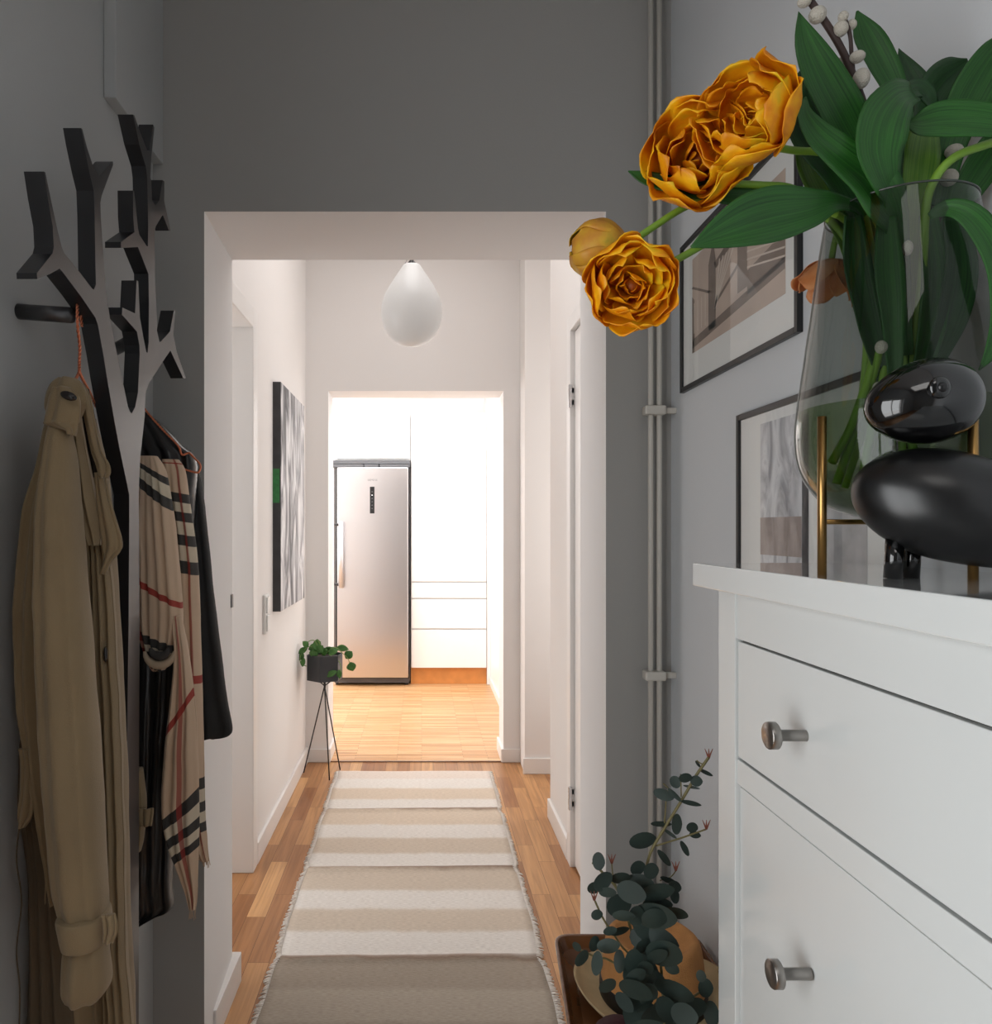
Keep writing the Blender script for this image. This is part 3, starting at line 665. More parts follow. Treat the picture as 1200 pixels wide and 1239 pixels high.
def petal_mesh(c, ax, phi, R, hh, th0, th1, wid, ruffle, seed):
    ax = Vector(ax).normalized(); e1 = ax.orthogonal().normalized(); e2 = ax.cross(e1); V, Fc = [], []
    nj, ni = 14, 12
    for j in range(nj+1):
        t = j/nj; th = th0+(th1-th0)*t
        for i in range(ni+1):
            u = i/ni*2-1
            w = wid*(math.sin(PI*(t*.86+.07))**.55)
            a = phi+u*w
            tipd = 1-.10*abs(u)**2.5*t
            rad = R*math.sin(th*tipd)*(1+.12*abs(u)*t); h = hh*(1-math.cos(th*tipd))*.5*2
            p = c+(e1*math.cos(a)+e2*math.sin(a))*rad+ax*h
            q = noise.noise_vector((p-c)*48+Vector((seed, 0, 0)))*ruffle*(.25+t*t*(.4+.8*abs(u)))
            V.append(p+q)
    for j in range(nj):
        for i in range(ni):
            a = j*(ni+1)+i; Fc.append((a, a+1, a+ni+2, a+ni+1))
    return V, Fc
def bloom(parent, ctr, ax, R, hh, mat, layers, seed=0):
    rnd = random.Random(seed); ax = Vector(ax).normalized(); base = Vector(ctr)-ax*hh*.95
    for (n, rs, th1, wid, ruf) in layers:
        off = rnd.random()*6
        for i in range(n):
            V, Fc = petal_mesh(base+ax*.002*rnd.random(), ax, off+2*PI*i/n+rnd.uniform(-.2, .2), R*rs*rnd.uniform(.93, 1.05), hh*(rs**.4)*rnd.uniform(.92, 1.08), .12, th1*rnd.uniform(.93, 1.07), wid, ruf, seed*7+i*3+rs*10)
            mesh('petal', V, Fc, mat, parent, solid=.0007)
    v, f = ellipsoid_geo(base+ax*hh*.30, (R*.22, R*.22, R*.22), None, 10, 8, lambda p: p*(1+.3*noise.noise(p*90))); mesh('flower_heart', v, f, M_PETC, parent)
def stem(parent, pts, r=.0036, mat=M_STEM):
    tube('stem', [P(*p) for p in pts], r, mat, parent, 10, smooth_n=40)
DBL = [(5, 1.0, 1.95, .82, .0045), (5, .90, 2.15, .78, .006), (5, .76, 2.25, .75, .007), (5, .60, 2.3, .75, .0075), (4, .44, 2.3, .85, .0075), (4, .28, 2.3, .95, .007), (4, .15, 2.3, 1.1, .006)]
BUD = [(4, 1.0, 2.75, 1.0, .004), (4, .93, 2.9, 1.0, .004), (3, .8, 2.95, 1.1, .005)]
tu = []
def tulip(lab, grp='tulips in the smoked vase'):
    t = thing('tulip', (VC.x, VC.y, DT+.07), lab, 'flower', grp); tu.append(t); return t
# A upper open bloom
tA = tulip('topmost open orange tulip bloom leaning left of the vase')
bloom(tA, P(902, 139, .70), (-.78, -.62, -.10), .046, .040, M_PET, DBL, 3)
stem(tA, [(925, 176, .72), (960, 182, .74), (1001, 187, .75), (1035, 215, .76), (1060, 290, .76), (1068, 400, .76), (1050, 500, .765), (1022, 590, .765)])
leaf(tA, [(966, 15, .74, 2), (976, 55, .74, 36), (996, 100, .74, 52), (1022, 150, .75, 56), (1048, 200, .755, 44), (1066, 270, .76, 26), (1072, 360, .76, 20)], M_LEAF)
leaf(tA, [(974, 88, .77, 14), (963, 125, .77, 38), (978, 170, .77, 44), (1010, 215, .765, 34), (1040, 265, .765, 24)], M_LEAFD)
leaf(tA, [(968, 150, .785, 10), (985, 195, .785, 52), (1005, 235, .78, 60), (1030, 290, .775, 40), (1050, 380, .77, 22)], M_LEAFL)
# B
tB = tulip('large ragged orange tulip bloom, lower left of the topmost one')
bloom(tB, P(846, 186, .735), (-.25, -.88, -.12), .050, .034, M_PET, DBL, 11)
stem(tB, [(885, 222, .745), (920, 224, .75), (955, 227, .755), (990, 244, .76), (1030, 275, .765), (1060, 350, .765), (1075, 450, .76), (1062, 560, .76)])
leaf(tB, [(760, 207, .76, 1), (780, 216, .76, 17), (815, 226, .757, 22), (855, 231, .755, 26), (900, 236, .755, 30), (945, 238, .755, 22), (990, 246, .76, 12), (1030, 270, .76, 9)], M_LEAF, twist=.5)
leaf(tB, [(836, 299, .685, 2), (865, 286, .69, 36), (900, 272, .695, 62), (935, 262, .705, 66), (975, 254, .715, 48), (1010, 246, .73, 22), (1040, 256, .745, 12), (1062, 300, .755, 10)], M_LEAF, cup=.35)
# C bud
tC = tulip('half closed yellow brown tulip, leftmost of the blooms')
bloom(tC, P(727, 301, .745), (-.85, .30, .10), .0285, .027, M_PETB, BUD, 5)
stem(tC, [(758, 297, .745), (790, 275, .75), (832, 249, .755), (880, 234, .76), (940, 236, .765), (1000, 262, .77), (1040, 330, .775), (1048, 430, .77), (1030, 560, .77)])
leaf(tC, [(1037, 13, .79, 2), (1047, 42, .79, 34), (1064, 76, .785, 38), (1082, 112, .78, 30), (1092, 160, .775, 26), (1094, 260, .77, 22), (1086, 380, .77, 18)], M_LEAF)
leaf(tC, [(1087, 59, .80, 1), (1096, 84, .80, 26), (1108, 112, .795, 38), (1116, 150, .79, 36), (1120, 240, .785, 24), (1112, 340, .78, 18)], M_LEAFD)
# D
tD = tulip('low open golden tulip bloom overlapping the half closed one')
bloom(tD, P(765, 346, .715), (-.18, -.85, -.32), .042, .030, M_PET, DBL[:1]+DBL[1:], 21)
stem(tD, [(805, 322, .72), (830, 308, .72), (860, 292, .725), (910, 272, .73), (970, 256, .745), (1020, 264, .755), (1056, 320, .76), (1085, 430, .76), (1092, 560, .755)])
leaf(tD, [(975, 117, .715, 2), (972, 138, .715, 20), (988, 165, .715, 34), (1018, 192, .715, 46), (1050, 219, .72, 60), (1070, 250, .725, 58), (1082, 275, .735, 34), (1090, 330, .75, 20), (1090, 440, .755, 16)], M_LEAF, cup=.3)
leaf(tD, [(1104, 112, .735, 26), (1086, 118, .715, 44), (1068, 145, .705, 62), (1062, 180, .705, 62), (1070, 215, .715, 46), (1082, 250, .73, 30), (1090, 330, .74, 20), (1096, 430, .75, 16)], M_LEAF, cup=.2)
leaf(tD, [(1098, 112, .735, 22), (1112, 108, .74, 24), (1124, 122, .745, 18), (1128, 136, .75, 3)], M_LEAFD)
# E peach bloom behind the vase
tE = tulip('drooping peach tulip half hidden behind the smoked vase')
bloom(tE, P(1000, 352, .90), (-.30, .1, -.95), .036, .040, M_PETP, [(5, 1, 1.7, .6, .006), (5, .8, 1.8, .6, .006)], 9)
stem(tE, [(1004, 325, .90), (1012, 285, .89), (1030, 245, .86), (1055, 250, .82), (1070, 320, .80), (1075, 450, .79), (1080, 560, .78)])
leaf(tE, [(1096, 149, .73, 2), (1112, 150, .725, 30), (1140, 146, .72, 44), (1172, 146, .715, 46), (1205, 150, .71, 38), (1235, 160, .71, 4)], M_LEAF, cup=.25)
leaf(tE, [(1170, 72, .80, 3), (1160, 84, .80, 34), (1142, 100, .795, 50), (1128, 122, .79, 50), (1120, 160, .785, 40), (1114, 240, .78, 26)], M_LEAFD)
# F stem going out to the right of the frame
tF = tulip('tulip whose pale stem arches right out of the picture')
stem(tF, [(1260, 150, .74), (1225, 165, .735), (1190, 176, .73), (1155, 190, .73), (1132, 215, .735), (1120, 250, .74), (1116, 320, .75), (1104, 420, .755), (1080, 520, .76), (1050, 600, .76)], .0042)
leaf(tF, [(1222, 40, .78, 2), (1204, 64, .78, 36), (1184, 96, .78, 50), (1166, 130, .78, 50), (1150, 170, .78, 38), (1134, 250, .775, 24)], M_LEAF)
leaf(tF, [(1214, 160, .78, 30), (1190, 195, .78, 42), (1168, 230, .78, 36), (1150, 265, .78, 26), (1130, 330, .78, 18)], M_LEAF)
leaf(tF, [(1118, 155, .755, 34), (1114, 185, .75, 44), (1110, 220, .75, 40), (1106, 255, .75, 30), (1100, 340, .755, 22), (1094, 440, .76, 16)], M_LEAFL, cup=.15)
leaf(tF, [(1124, 262, .70, 8), (1146, 252, .69, 22), (1172, 262, .68, 32), (1196, 292, .675, 40), (1212, 335, .67, 42), (1212, 385, .67, 34), (1198, 425, .67, 18), (1184, 448, .672, 1)], M_LEAF, cup=.25)
# leaf blades standing inside the vase
for q, mt, ow in ([[(1030, 262, .74, 20), (1034, 320, .74, 34), (1046, 380, .745, 34), (1062, 440, .75, 20), (1070, 490, .75, 5)], M_LEAFD, tA],
              [[(1070, 262, .73, 24), (1072, 330, .73, 36), (1078, 400, .735, 26), (1080, 470, .74, 14), (1078, 540, .745, 5)], M_LEAF, tC],
              [[(1150, 262, .745, 22), (1158, 320, .745, 40), (1148, 380, .745, 40), (1126, 440, .75, 24), (1112, 490, .755, 5)], M_LEAFD, tF],
              [[(1120, 262, .75, 22), (1128, 330, .75, 36), (1122, 400, .75, 34), (1108, 470, .755, 18), (1100, 530, .755, 4)], M_LEAF, tF],
              [[(1098, 262, .775, 26), (1098, 340, .775, 40), (1096, 420, .775, 30), (1094, 500, .775, 8)], M_LEAFD, tE],
              [[(1050, 262, .79, 24), (1052, 330, .79, 40), (1060, 400, .785, 30), (1068, 470, .78, 8)], M_LEAFD, tC]):
    leaf(ow, q, mt, cup=.4)
leaf(tB, [(1080, 262, .79, 40), (1086, 330, .79, 66), (1088, 400, .785, 54), (1086, 470, .78, 16)], M_LEAFD, cup=.3)
leaf(tF, [(1140, 262, .785, 30), (1142, 330, .785, 54), (1130, 410, .78, 44), (1112, 480, .775, 12)], M_LEAFD, cup=.3)
for q, ow in ([[(1046, 262, .75), (1066, 400, .75), (1040, 500, .75), (1012, 585, .75)], tB], [[(1085, 262, .755), (1090, 400, .755), (1100, 520, .755), (1120, 600, .755)], tF], [[(1062, 262, .77), (1080, 420, .77), (1062, 540, .77), (1046, 612, .77)], tE], [[(1044, 250, .765), (1060, 400, .755), (1036, 500, .745), (1006, 560, .745)], tA], [[(1076, 250, .765), (1076, 400, .755), (1056, 510, .745), (1040, 596, .745)], tD]):
    stem(ow, q, .0042)
# pussy willow
pw = thing('willow_branch', (VC.x, VC.y, DT+.07), 'dark pussy willow twig with white catkins rising behind the leaves', 'branch')
tube('twig', [P(*p) for p in [(968, -14, .75), (985, 8, .75), (1008, 42, .752), (1024, 72, .755), (1036, 102, .757), (1052, 150, .76), (1078, 260, .765), (1072, 400, .765), (1050, 470, .765), (1030, 520, .765)]], .0035, M_TWIG, pw, 8, smooth_n=50)
tube('side_twig', [P(*p) for p in [(1021, 20, .748), (1028, 42, .75), (1030, 66, .755), (1032, 84, .757)]], .0020, M_TWIG, pw, 7, smooth_n=14)
tube('side_twig', [P(*p) for p in [(1172, 150, .78), (1160, 185, .78), (1146, 230, .78), (1120, 320, .775), (1090, 440, .77)]], .0022, M_TWIG, pw, 7, smooth_n=18)
for (x, y, rx, ry, z) in [(973, 2, 8, 6, .745), (989, 18, 10, 9.5, .745), (1017, 35, 8.5, 9, .748), (1020, 20, 6, 6, .745), (1030, 30, 6, 6, .75), (1037, 69, 9, 6.5, .75), (1042, 95, 9.5, 12, .75), (1018, 78, 8, 8, .765), (1154, 183, 10, 8, .772), (1148, 215, 10, 10, .772), (1078, 350, 7, 9, .74), (1066, 420, 7, 8, .735), (1098, 300, 6, 9, .73), (1062, 468, 6, 6, .74)]:
    v, f = ellipsoid_geo(P(x, y, z), (rx*z/900, rx*z/900, ry*z/900), None, 18, 12); mesh('catkin', v, f, M_CATKIN, pw)

# ------------------------------------------------------------------ tree shaped coat rack
face = [(53, 207.5), (57.8, 240.8), (63.9, 274.7), (65, 299), (63.3, 306.8), (44.5, 330.4), (45, 337.7), (57.2, 332.9), (72, 325), (75.4, 328.5), (97.2, 357.5), (115.3, 384), (118.4, 392.6), (125, 429), (129.4, 456.8), (138.5, 510), (144.2, 540.5), (156.3, 598.6), (156.4, 630), (155.5, 760), (152.8, 960), (152.5, 1300), (150, 1470), (167.0, 1450), (167.8, 1300), (168, 960), (169, 760), (168.2, 630), (167.8, 601), (169.6, 555), (175, 504), (176.2, 475), (180.2, 464), (199, 434.5), (206.2, 424.2), (221.8, 457.8), (224.8, 457.5), (213.5, 425), (209.8, 405), (212, 376), (210.3, 375.7), (205.6, 401.2), (194.7, 413.3), (193, 413.9), (190, 401), (189.2, 372), (187.5, 332.6), (186.9, 280.6), (188.4, 274), (196.3, 260.8), (197.2, 260.6), (204.4, 279.2), (206.5, 279.4), (198.7, 243.8), (198.7, 219.6), (196.7, 217.8), (192.6, 242.6), (188, 248.6), (184.2, 242.6), (183, 218.4), (182, 214.7), (183, 190.5), (186.9, 154.2), (185.2, 150.6), (180.5, 182), (178.7, 183.3), (168.4, 156.6), (162.6, 139.5), (160.8, 138.5), (168.4, 174.8), (176.3, 201.4), (178, 214.7), (179.3, 275), (178.8, 298.3), (177.2, 297.3), (168.7, 284.2), (166.9, 276), (162.3, 231), (160.8, 230.5), (161.2, 263), (162.6, 281), (146.3, 292.7), (146.3, 300), (166.9, 298.9), (179.6, 331.4), (180.2, 369), (179.8, 414.5), (178.4, 427), (177, 426), (173, 406), (169.2, 384), (167.3, 340), (165.2, 339.3), (163.3, 379.2), (148, 372), (147.5, 380.6), (165.7, 401.2), (168.7, 418), (169, 427.8), (166.9, 475), (163.3, 493), (159.4, 500.2), (157.6, 498.8), (154.8, 492), (151.2, 474.4), (142, 430), (134.2, 391.5), (131.2, 372.6), (127.6, 344.7), (125.1, 308.4), (124.4, 299), (122, 262.6), (121.5, 245), (123, 236.9), (136.9, 199.3), (136.6, 195.3), (134.6, 196.2), (120, 213.8), (112, 199), (105.4, 178.7), (99.5, 156), (98, 154.8), (101.8, 177.5), (108.4, 210), (113.3, 230.8), (114.5, 261), (115.5, 323), (116, 344), (113.6, 350.5), (111, 348.5), (97.2, 330.4), (77.8, 306), (74.8, 299), (69.3, 277), (62, 243), (54.8, 208.2)]
TX = -.535
def tface(p):
    z = -TX*900/(CX-p[0]); q = P(p[0], p[1], z); return Vector((TX, q.y, max(q.z, 0)))
tr = thing('tree_coat_rack', (TX, 1.4, 0), 'black tree-shaped wooden coat rack standing at the left wall', 'coat rack')
fpts = [tface(p) for p in face]; nf = len(fpts)
def ear_clip(pts):
    idx = list(range(len(pts))); out = []
    cr = lambda a, b, c: (b[0]-a[0])*(c[1]-a[1])-(b[1]-a[1])*(c[0]-a[0])
    if sum(pts[i-1][0]*pts[i][1]-pts[i][0]*pts[i-1][1] for i in range(len(pts))) < 0: idx.reverse()
    while len(idx) > 3:
        best = None
        for k in range(len(idx)):
            i, j, l = idx[k-1], idx[k], idx[(k+1) % len(idx)]; A, B, C = pts[i], pts[j], pts[l]
            if cr(A, B, C) <= 1e-12: continue
            if any(cr(A, B, pts[q]) >= 0 and cr(B, C, pts[q]) >= 0 and cr(C, A, pts[q]) >= 0 for q in idx if q not in (i, j, l)): continue
            L = (A[0]-C[0])**2+(A[1]-C[1])**2
            if best is None or L < best[0]: best = (L, k, (i, j, l))
        if best is None: idx.pop(0); print('ear clip stuck'); continue
        out.append(best[2]); idx.pop(best[1])
    out.append(tuple(idx)); return out
tris = ear_clip([(p.y, p.z) for p in fpts])
Fc = tris+[tuple(i+nf for i in reversed(t)) for t in tris]+[(i, (i+1) % nf, (i+1) % nf+nf, i+nf) for i in range(nf)]
me = bpy.data.meshes.new('tree_silhouette'); me.from_pydata([tuple(p) for p in fpts]+[(p.x-.0285, p.y, p.z) for p in fpts], [], Fc); me.validate()
bm = bmesh.new(); bm.from_mesh(me); bmesh.ops.recalc_face_normals(bm, faces=bm.faces); bm.to_mesh(me); bm.free(); me.materials.append(M_TREE)
o = bpy.data.objects.new('tree_silhouette', me); COL.objects.link(o); o.parent = tr; o.location = -wloc(tr)
bv = o.modifiers.new('b', 'BEVEL'); bv.width = .0016; bv.segments = 2; bv.limit_method = 'ANGLE'; bv.angle_limit = .7
z1_ = 1.2
a = P(22, 377, z1_)
tube('wall_spacer', [(LX, z1_, a.z), (TX-.0285, z1_, a.z-.006)], .0125, M_METALD, tr, 24)
a2 = P(147, 425, 1.56); tube('wall_spacer', [(LX, 1.56, a2.z), (TX-.0285, 1.46, a2.z)], .0125, M_METALD, tr, 24)

def twisted(name, pts, r, parent, turns=60, n=260):
    C = catmull([tuple(p) for p in pts], n); lst = []
    for ph in (0, PI):
        q = []
        for j, p in enumerate(C):
            d = (Vector(C[min(j+1, n-1)])-Vector(C[max(j-1, 0)])).normalized(); e = d.orthogonal().normalized(); w = d.cross(e); a = turns*2*PI*j/n/2+ph
            q.append(Vector(p)+(e*math.cos(a)+w*math.sin(a))*r*.9)
        lst.append((q, r))
    return tubes(name, lst, M_COPPER, parent, 6)
# ------------------------------------------------------------------ trench coat on its hanger
hg = thing('coat_hanger', tuple(P(96, 440, 1.2)), 'copper wire hanger on the upper rod holding the beige coat', 'hanger', 'copper wire hangers')
rz = a.z
pr_ = [P(99, 395, 1.215), (P(97, 372, 1.215)), P(94, 366, 1.2), P(93.5, 372, 1.185), P(94, 395, 1.18), P(96.5, 420, 1.19), P(96, 440, 1.19), P(96, 452, 1.19)]
twisted('hook', pr_, .0014, hg, 30)
twisted('shoulder_wire', [P(96, 450, 1.19), P(90, 461, 1.19), P(78, 476, 1.16), P(66, 492, 1.12)], .0014, hg, 20)
twisted('shoulder_wire', [P(96, 450, 1.19), P(101, 461, 1.2), P(108, 474, 1.24), P(116, 492, 1.3)], .0014, hg, 20)

ct = thing('trench_coat', tuple(P(90, 900, 1.2)), 'long beige trench coat hanging on the left of the coat rack', 'coat')
loft('coat_body', [(505, 88, 112, 1.24, .03), (560, 72, 124, 1.24, .045), (640, 62, 132, 1.245, .055), (760, 58, 140, 1.25, .06), (880, 56, 146, 1.25, .06), (980, 50, 150, 1.25, .06), (1100, 44, 153, 1.25, .055), (1200, 40, 158, 1.25, .055), (1330, 36, 164, 1.25, .05)], M_TRENCH, ct, amp=.012, k=6, ph=1.2)
loft('back_sleeve', [(500, 58, 92, 1.19, .02), (560, 48, 92, 1.18, .03), (620, 33, 90, 1.17, .035), (700, 24, 88, 1.165, .035), (770, 21.5, 84, 1.165, .035), (840, 25, 82, 1.165, .035), (900, 32, 80, 1.165, .03), (960, 43, 80, 1.165, .03), (1020, 52, 80, 1.17, .022), (1090, 62, 80, 1.175, .015)], M_TRENCH, ct, amp=.007, k=3, ph=2)
loft('lower_back', [(880, 28, 70, 1.215, .02), (960, 25, 75, 1.215, .025), (1050, 36, 80, 1.215, .03), (1150, 38, 90, 1.21, .03), (1330, 30, 110, 1.21, .03)], M_TRENCHD, ct, amp=.006, k=4, ph=.5)
loft('front_panel', [(560, 98, 116, 1.17, .008), (620, 100, 124, 1.17, .012), (680, 108, 132, 1.18, .014), (760, 108, 139, 1.185, .016), (860, 112, 144, 1.19, .018), (960, 116, 148, 1.19, .018), (1060, 120, 151, 1.19, .018), (1160, 124, 153, 1.19, .016), (1250, 128, 160, 1.19, .016), (1330, 128, 164, 1.19, .015)], M_TRENCH, ct, amp=.009, k=4, ph=2.6)
slv = loft('sleeve', [(512, 62, 84, 1.10, .012), (540, 57, 88, 1.095, .025), (600, 51, 93, 1.09, .036), (680, 48, 99, 1.085, .04), (760, 48, 106, 1.08, .042), (850, 51, 113, 1.08, .042), (930, 56, 119, 1.08, .042), (1010, 62, 123, 1.08, .04), (1080, 70, 126, 1.08, .036), (1130, 80, 128, 1.08, .03), (1160, 79, 130, 1.08, .032), (1192, 79, 131, 1.08, .034), (1206, 82, 122, 1.08, .028)], M_TRENCH, ct, amp=.004, k=2.2, ph=.6, drift=1.5)
loft('cuff_strap', [(1104, 74, 128, 1.076, .040), (1109, 73, 130, 1.076, .042), (1128, 77, 131, 1.076, .042), (1138, 80, 128, 1.076, .040)], M_TRENCH, slv, nr=14, amp=.001, k=1, noisea=.0006)
#tube('sleeve_seam', [P(*q) for q in [(60, 700, 1.042), (63, 850, 1.036), (74, 960, 1.036), (88, 1080, 1.041)]], .0007, M_TRENCHD, slv, 6, smooth_n=30)
# shoulder cape flap
loft('shoulder_flap', [(505, 84, 98, 1.13, .012), (540, 82, 103, 1.135, .016), (580, 86, 110, 1.14, .018), (620, 92, 118, 1.145, .018), (645, 98, 122, 1.15, .016), (660, 104, 121, 1.15, .010)], M_TRENCH, ct, amp=.006, k=3, ph=.4)
# lapel
def sheet(name, rows, mat, parent, th=.004, n=12, bulge=.006, fold=.003, k=2, nr=24):
    R = catmull(rows, nr); V, Fc, UV = [], [], []
    for j, (py, l, r, z) in enumerate(R):
        for i in range(n+1):
            u = i/n; q = P(l+(r-l)*u, py, z)
            q.y -= math.sin(PI*u)*bulge+fold*math.sin(k*2*PI*u+j*.12)
            V.append(q); UV.append((u, j/(nr-1)))
    for j in range(nr-1):
        for i in range(n):
            a = j*(n+1)+i; Fc.append((a, a+1, a+n+2, a+n+1))
    return mesh(name, V, Fc, mat, parent, uvs=UV, solid=th)
sheet('lapel', [(572, 116, 126, 1.15), (600, 118, 132, 1.15), (630, 121, 141, 1.15), (652, 124, 148, 1.15), (665, 125, 148, 1.15), (678, 127, 136, 1.15), (694, 122, 128, 1.15)], M_TRENCH, ct)
sheet('collar_side', [(464, 88, 100, 1.13), (480, 98, 109, 1.13), (510, 105, 115, 1.135), (545, 112, 124, 1.14), (562, 117, 133, 1.14), (572, 119, 134, 1.14), (578, 124, 130, 1.14)], M_TRENCH, ct, bulge=.008)
sheet('collar_top', [(459, 72, 92, 1.12), (464, 64, 99, 1.115), (474, 59, 104, 1.11), (486, 56, 106, 1.11), (495, 56, 104, 1.115), (510, 62, 96, 1.12)], M_TRENCH, ct, bulge=.014)
loft('inner_neck', [(470, 92, 106, 1.17, .012), (500, 98, 112, 1.17, .012), (540, 102, 120, 1.17, .012), (578, 106, 122, 1.17, .012)], pbr('dark lining', (38, 30, 24), .9), ct, nr=20)
ep = sheet('epaulet', [(470, 66, 86, 1.088), (480, 62, 96, 1.085), (495, 59, 98, 1.083), (510, 56, 97, 1.083), (513, 57, 96, 1.083), (520, 80, 94, 1.085), (527, 85, 91, 1.087)], M_TRENCH, ct, bulge=.012, th=.005)
v, f = ellipsoid_geo(P(83, 479, 1.066), (.0125, .004, .0062), Matrix.Rotation(.35, 3, 'Y'), 20, 10); mesh('button', v, f, pbr('dark horn button', (26, 20, 18), .2), ep)
for (x, y, z) in ((127.5, 792, 1.165),):
    v, f = ellipsoid_geo(P(x, y, z), (.003, .004, .0125), None, 16, 10); mesh('button', v, f, pbr('dark horn button', (26, 20, 18), .2), ct)
sheet('belt_loop', [(905, 24, 40, 1.15), (925, 27, 43, 1.15), (960, 26, 42, 1.15), (985, 22, 40, 1.15), (1000, 24, 30, 1.15)], M_TRENCH, ct)
sheet('strap_tab', [(1106, 124, 138, 1.05), (1116, 126, 141, 1.05), (1128, 127, 141, 1.05), (1140, 126, 136, 1.05)], M_TRENCH, slv, th=.004, bulge=.003, nr=10)
tube('hanging_loop', [P(x, y, 1.15) for x, y in [(24, 996), (20, 1040), (26, 1090), (20, 1150), (24, 1200), (22, 1280)]], .0012, M_TRENCHD, ct, 6, smooth_n=30)
loft('far_sleeve', [(930, 160, 172, 1.47, .015), (970, 158, 176, 1.47, .02), (1010, 160, 174, 1.47, .015), (1030, 160, 170, 1.47, .01)], M_TRENCH, ct, nr=20, amp=.002)
sheet('far_cuff_strap', [(978, 168, 185, 1.45), (984, 168, 185, 1.45), (999, 170, 183, 1.45)], M_TRENCH, ct, th=.004, bulge=.003, nr=8)

# ------------------------------------------------------------------ black jacket, hanger and scarf
hg2 = thing('coat_hanger', tuple(P(180, 500, 1.6)), 'copper wire hanger with the black jacket, its bent end beside the opening', 'hanger', 'copper wire hangers')
twisted('hook', [(-.600, 1.535, a2.z+.004), (-.604, 1.54, a2.z+.018), (-.612, 1.56, a2.z+.021), (-.617, 1.575, a2.z), (-.612, 1.58, a2.z-.04), P(165, 478, 1.59)], .0014, hg2, 20)
twisted('shoulder_wire', [P(165, 478, 1.59), P(176, 496, 1.6), P(196, 519, 1.61), P(215, 539, 1.62), P(220, 550, 1.62), P(228, 548, 1.62), P(233, 552, 1.62), P(242, 562, 1.62), P(241, 570, 1.62), P(236, 571.5, 1.62), P(220, 567, 1.62), P(200, 563, 1.61), P(170, 560, 1.6)], .0013, hg2, 90, 420)
twisted('shoulder_wire', [P(165, 478, 1.59), P(150, 500, 1.57), P(135, 530, 1.55)], .0013, hg2, 20)
jk = thing('black_jacket', tuple(P(200, 800, 1.66)), 'black leather jacket hanging behind the checked scarf', 'jacket')
loft('jacket_body', [(498, 150, 177, 1.65, .01), (515, 150, 197, 1.65, .02), (540, 148, 222, 1.655, .03), (556, 147, 236, 1.66, .034), (600, 146, 236, 1.665, .04), (700, 150, 232, 1.665, .04), (800, 152, 222, 1.665, .04), (900, 152, 214, 1.66, .035), (1000, 152, 209, 1.655, .035), (1075, 152, 208, 1.65, .03), (1098, 154, 208, 1.65, .028), (1106, 156, 192, 1.65, .026), (1118, 158, 170, 1.65, .02)], M_LEATH, jk, amp=.010, k=4, ph=1, noisea=.003)
loft('jacket_sleeve', [(545, 214, 230, 1.70, .012), (570, 216, 240, 1.70, .02), (620, 222, 248, 1.70, .022), (700, 228, 256, 1.70, .022), (780, 232, 266, 1.70, .022), (850, 236, 275, 1.70, .02), (886, 238, 280.5, 1.70, .018), (893, 240, 262, 1.70, .015)], M_WOOLB, jk, amp=.005, k=2, ph=.5)

def mat_scarf(name, blacks, reds, ured, shear, dirty=1.0):
    m, nt, b = newmat(name)
    tc = nt.nodes.new('ShaderNodeTexCoord'); sp = nt.nodes.new('ShaderNodeSeparateXYZ'); nt.links.new(tc.outputs['UV'], sp.inputs[0])
    v = nt.nodes.new('ShaderNodeMath'); v.operation = 'MULTIPLY_ADD'; v.inputs[1].default_value = shear
    nt.links.new(sp.outputs['X'], v.inputs[0]); nt.links.new(sp.outputs['Y'], v.inputs[2])
    def mask(src, bands):
        st = [(0, (0, 0, 0, 1))]
        for a, b_ in bands: st += [(a, (1, 1, 1, 1)), (b_, (0, 0, 0, 1))]
        r = ramp(nt, st, 'CONSTANT'); nt.links.new(src, r.inputs['Fac']); return r.outputs['Color']
    base = lin((204, 178, 152)); c = base
    if blacks:
        allb = [(blacks[0][0]-.004, blacks[-1][1]+.004)]
        c = mixc(nt, mask(v.outputs[0], blacks), c, lin((58, 56, 54)))
        gaps = [(blacks[i][1], blacks[i+1][0]) for i in range(len(blacks)-1) if blacks[i+1][0]-blacks[i][1] < .06]
        if gaps: c = mixc(nt, mask(v.outputs[0], gaps), c, lin((206, 194, 172)))
    if reds: 
        mk = mask(v.outputs[0], reds); c = mixc(nt, mk, c, lin((158, 62, 52)))
    if ured:
        mk = mask(sp.outputs['X'], ured)
        h = nt.nodes.new('ShaderNodeMath'); h.operation = 'MULTIPLY'; h.inputs[1].default_value = .75; nt.links.new(mk, h.inputs[0]); c = mixc(nt, h.outputs[0], c, lin((152, 50, 44)))
    nt.links.new(c, b.inputs['Base Color']); b.inputs['Roughness'].default_value = .9; b.inputs['Sheen Weight'].default_value = .1
    n = nt.nodes.new('ShaderNodeTexNoise'); n.inputs['Scale'].default_value = 700; nt.links.new(tc.outputs['Object'], n.inputs['Vector'])
    bp = nt.nodes.new('ShaderNodeBump'); bp.inputs['Strength'].default_value = .4; bp.inputs['Distance'].default_value = .001; nt.links.new(n.outputs['Fac'], bp.inputs['Height']); nt.links.new(bp.outputs['Normal'], b.inputs['Normal'])
    return m
sf = thing('checked_scarf', tuple(P(205, 700, 1.55)), 'beige checked scarf with black and red stripes draped over the jacket', 'scarf')
def vv(y, a, b): return (y-a)/(b-a)
A0, A1 = 552, 808
mA = mat_scarf('scarf check loop', [(vv(566, A0, A1), vv(574, A0, A1)), (vv(586, A0, A1), vv(596, A0, A1)), (vv(722, A0, A1), vv(736, A0, A1)), (vv(748, A0, A1), vv(762, A0, A1)), (vv(780, A0, A1), vv(790, A0, A1))], [(vv(668, A0, A1), vv(674, A0, A1))], [(.05, .12)], -.10)
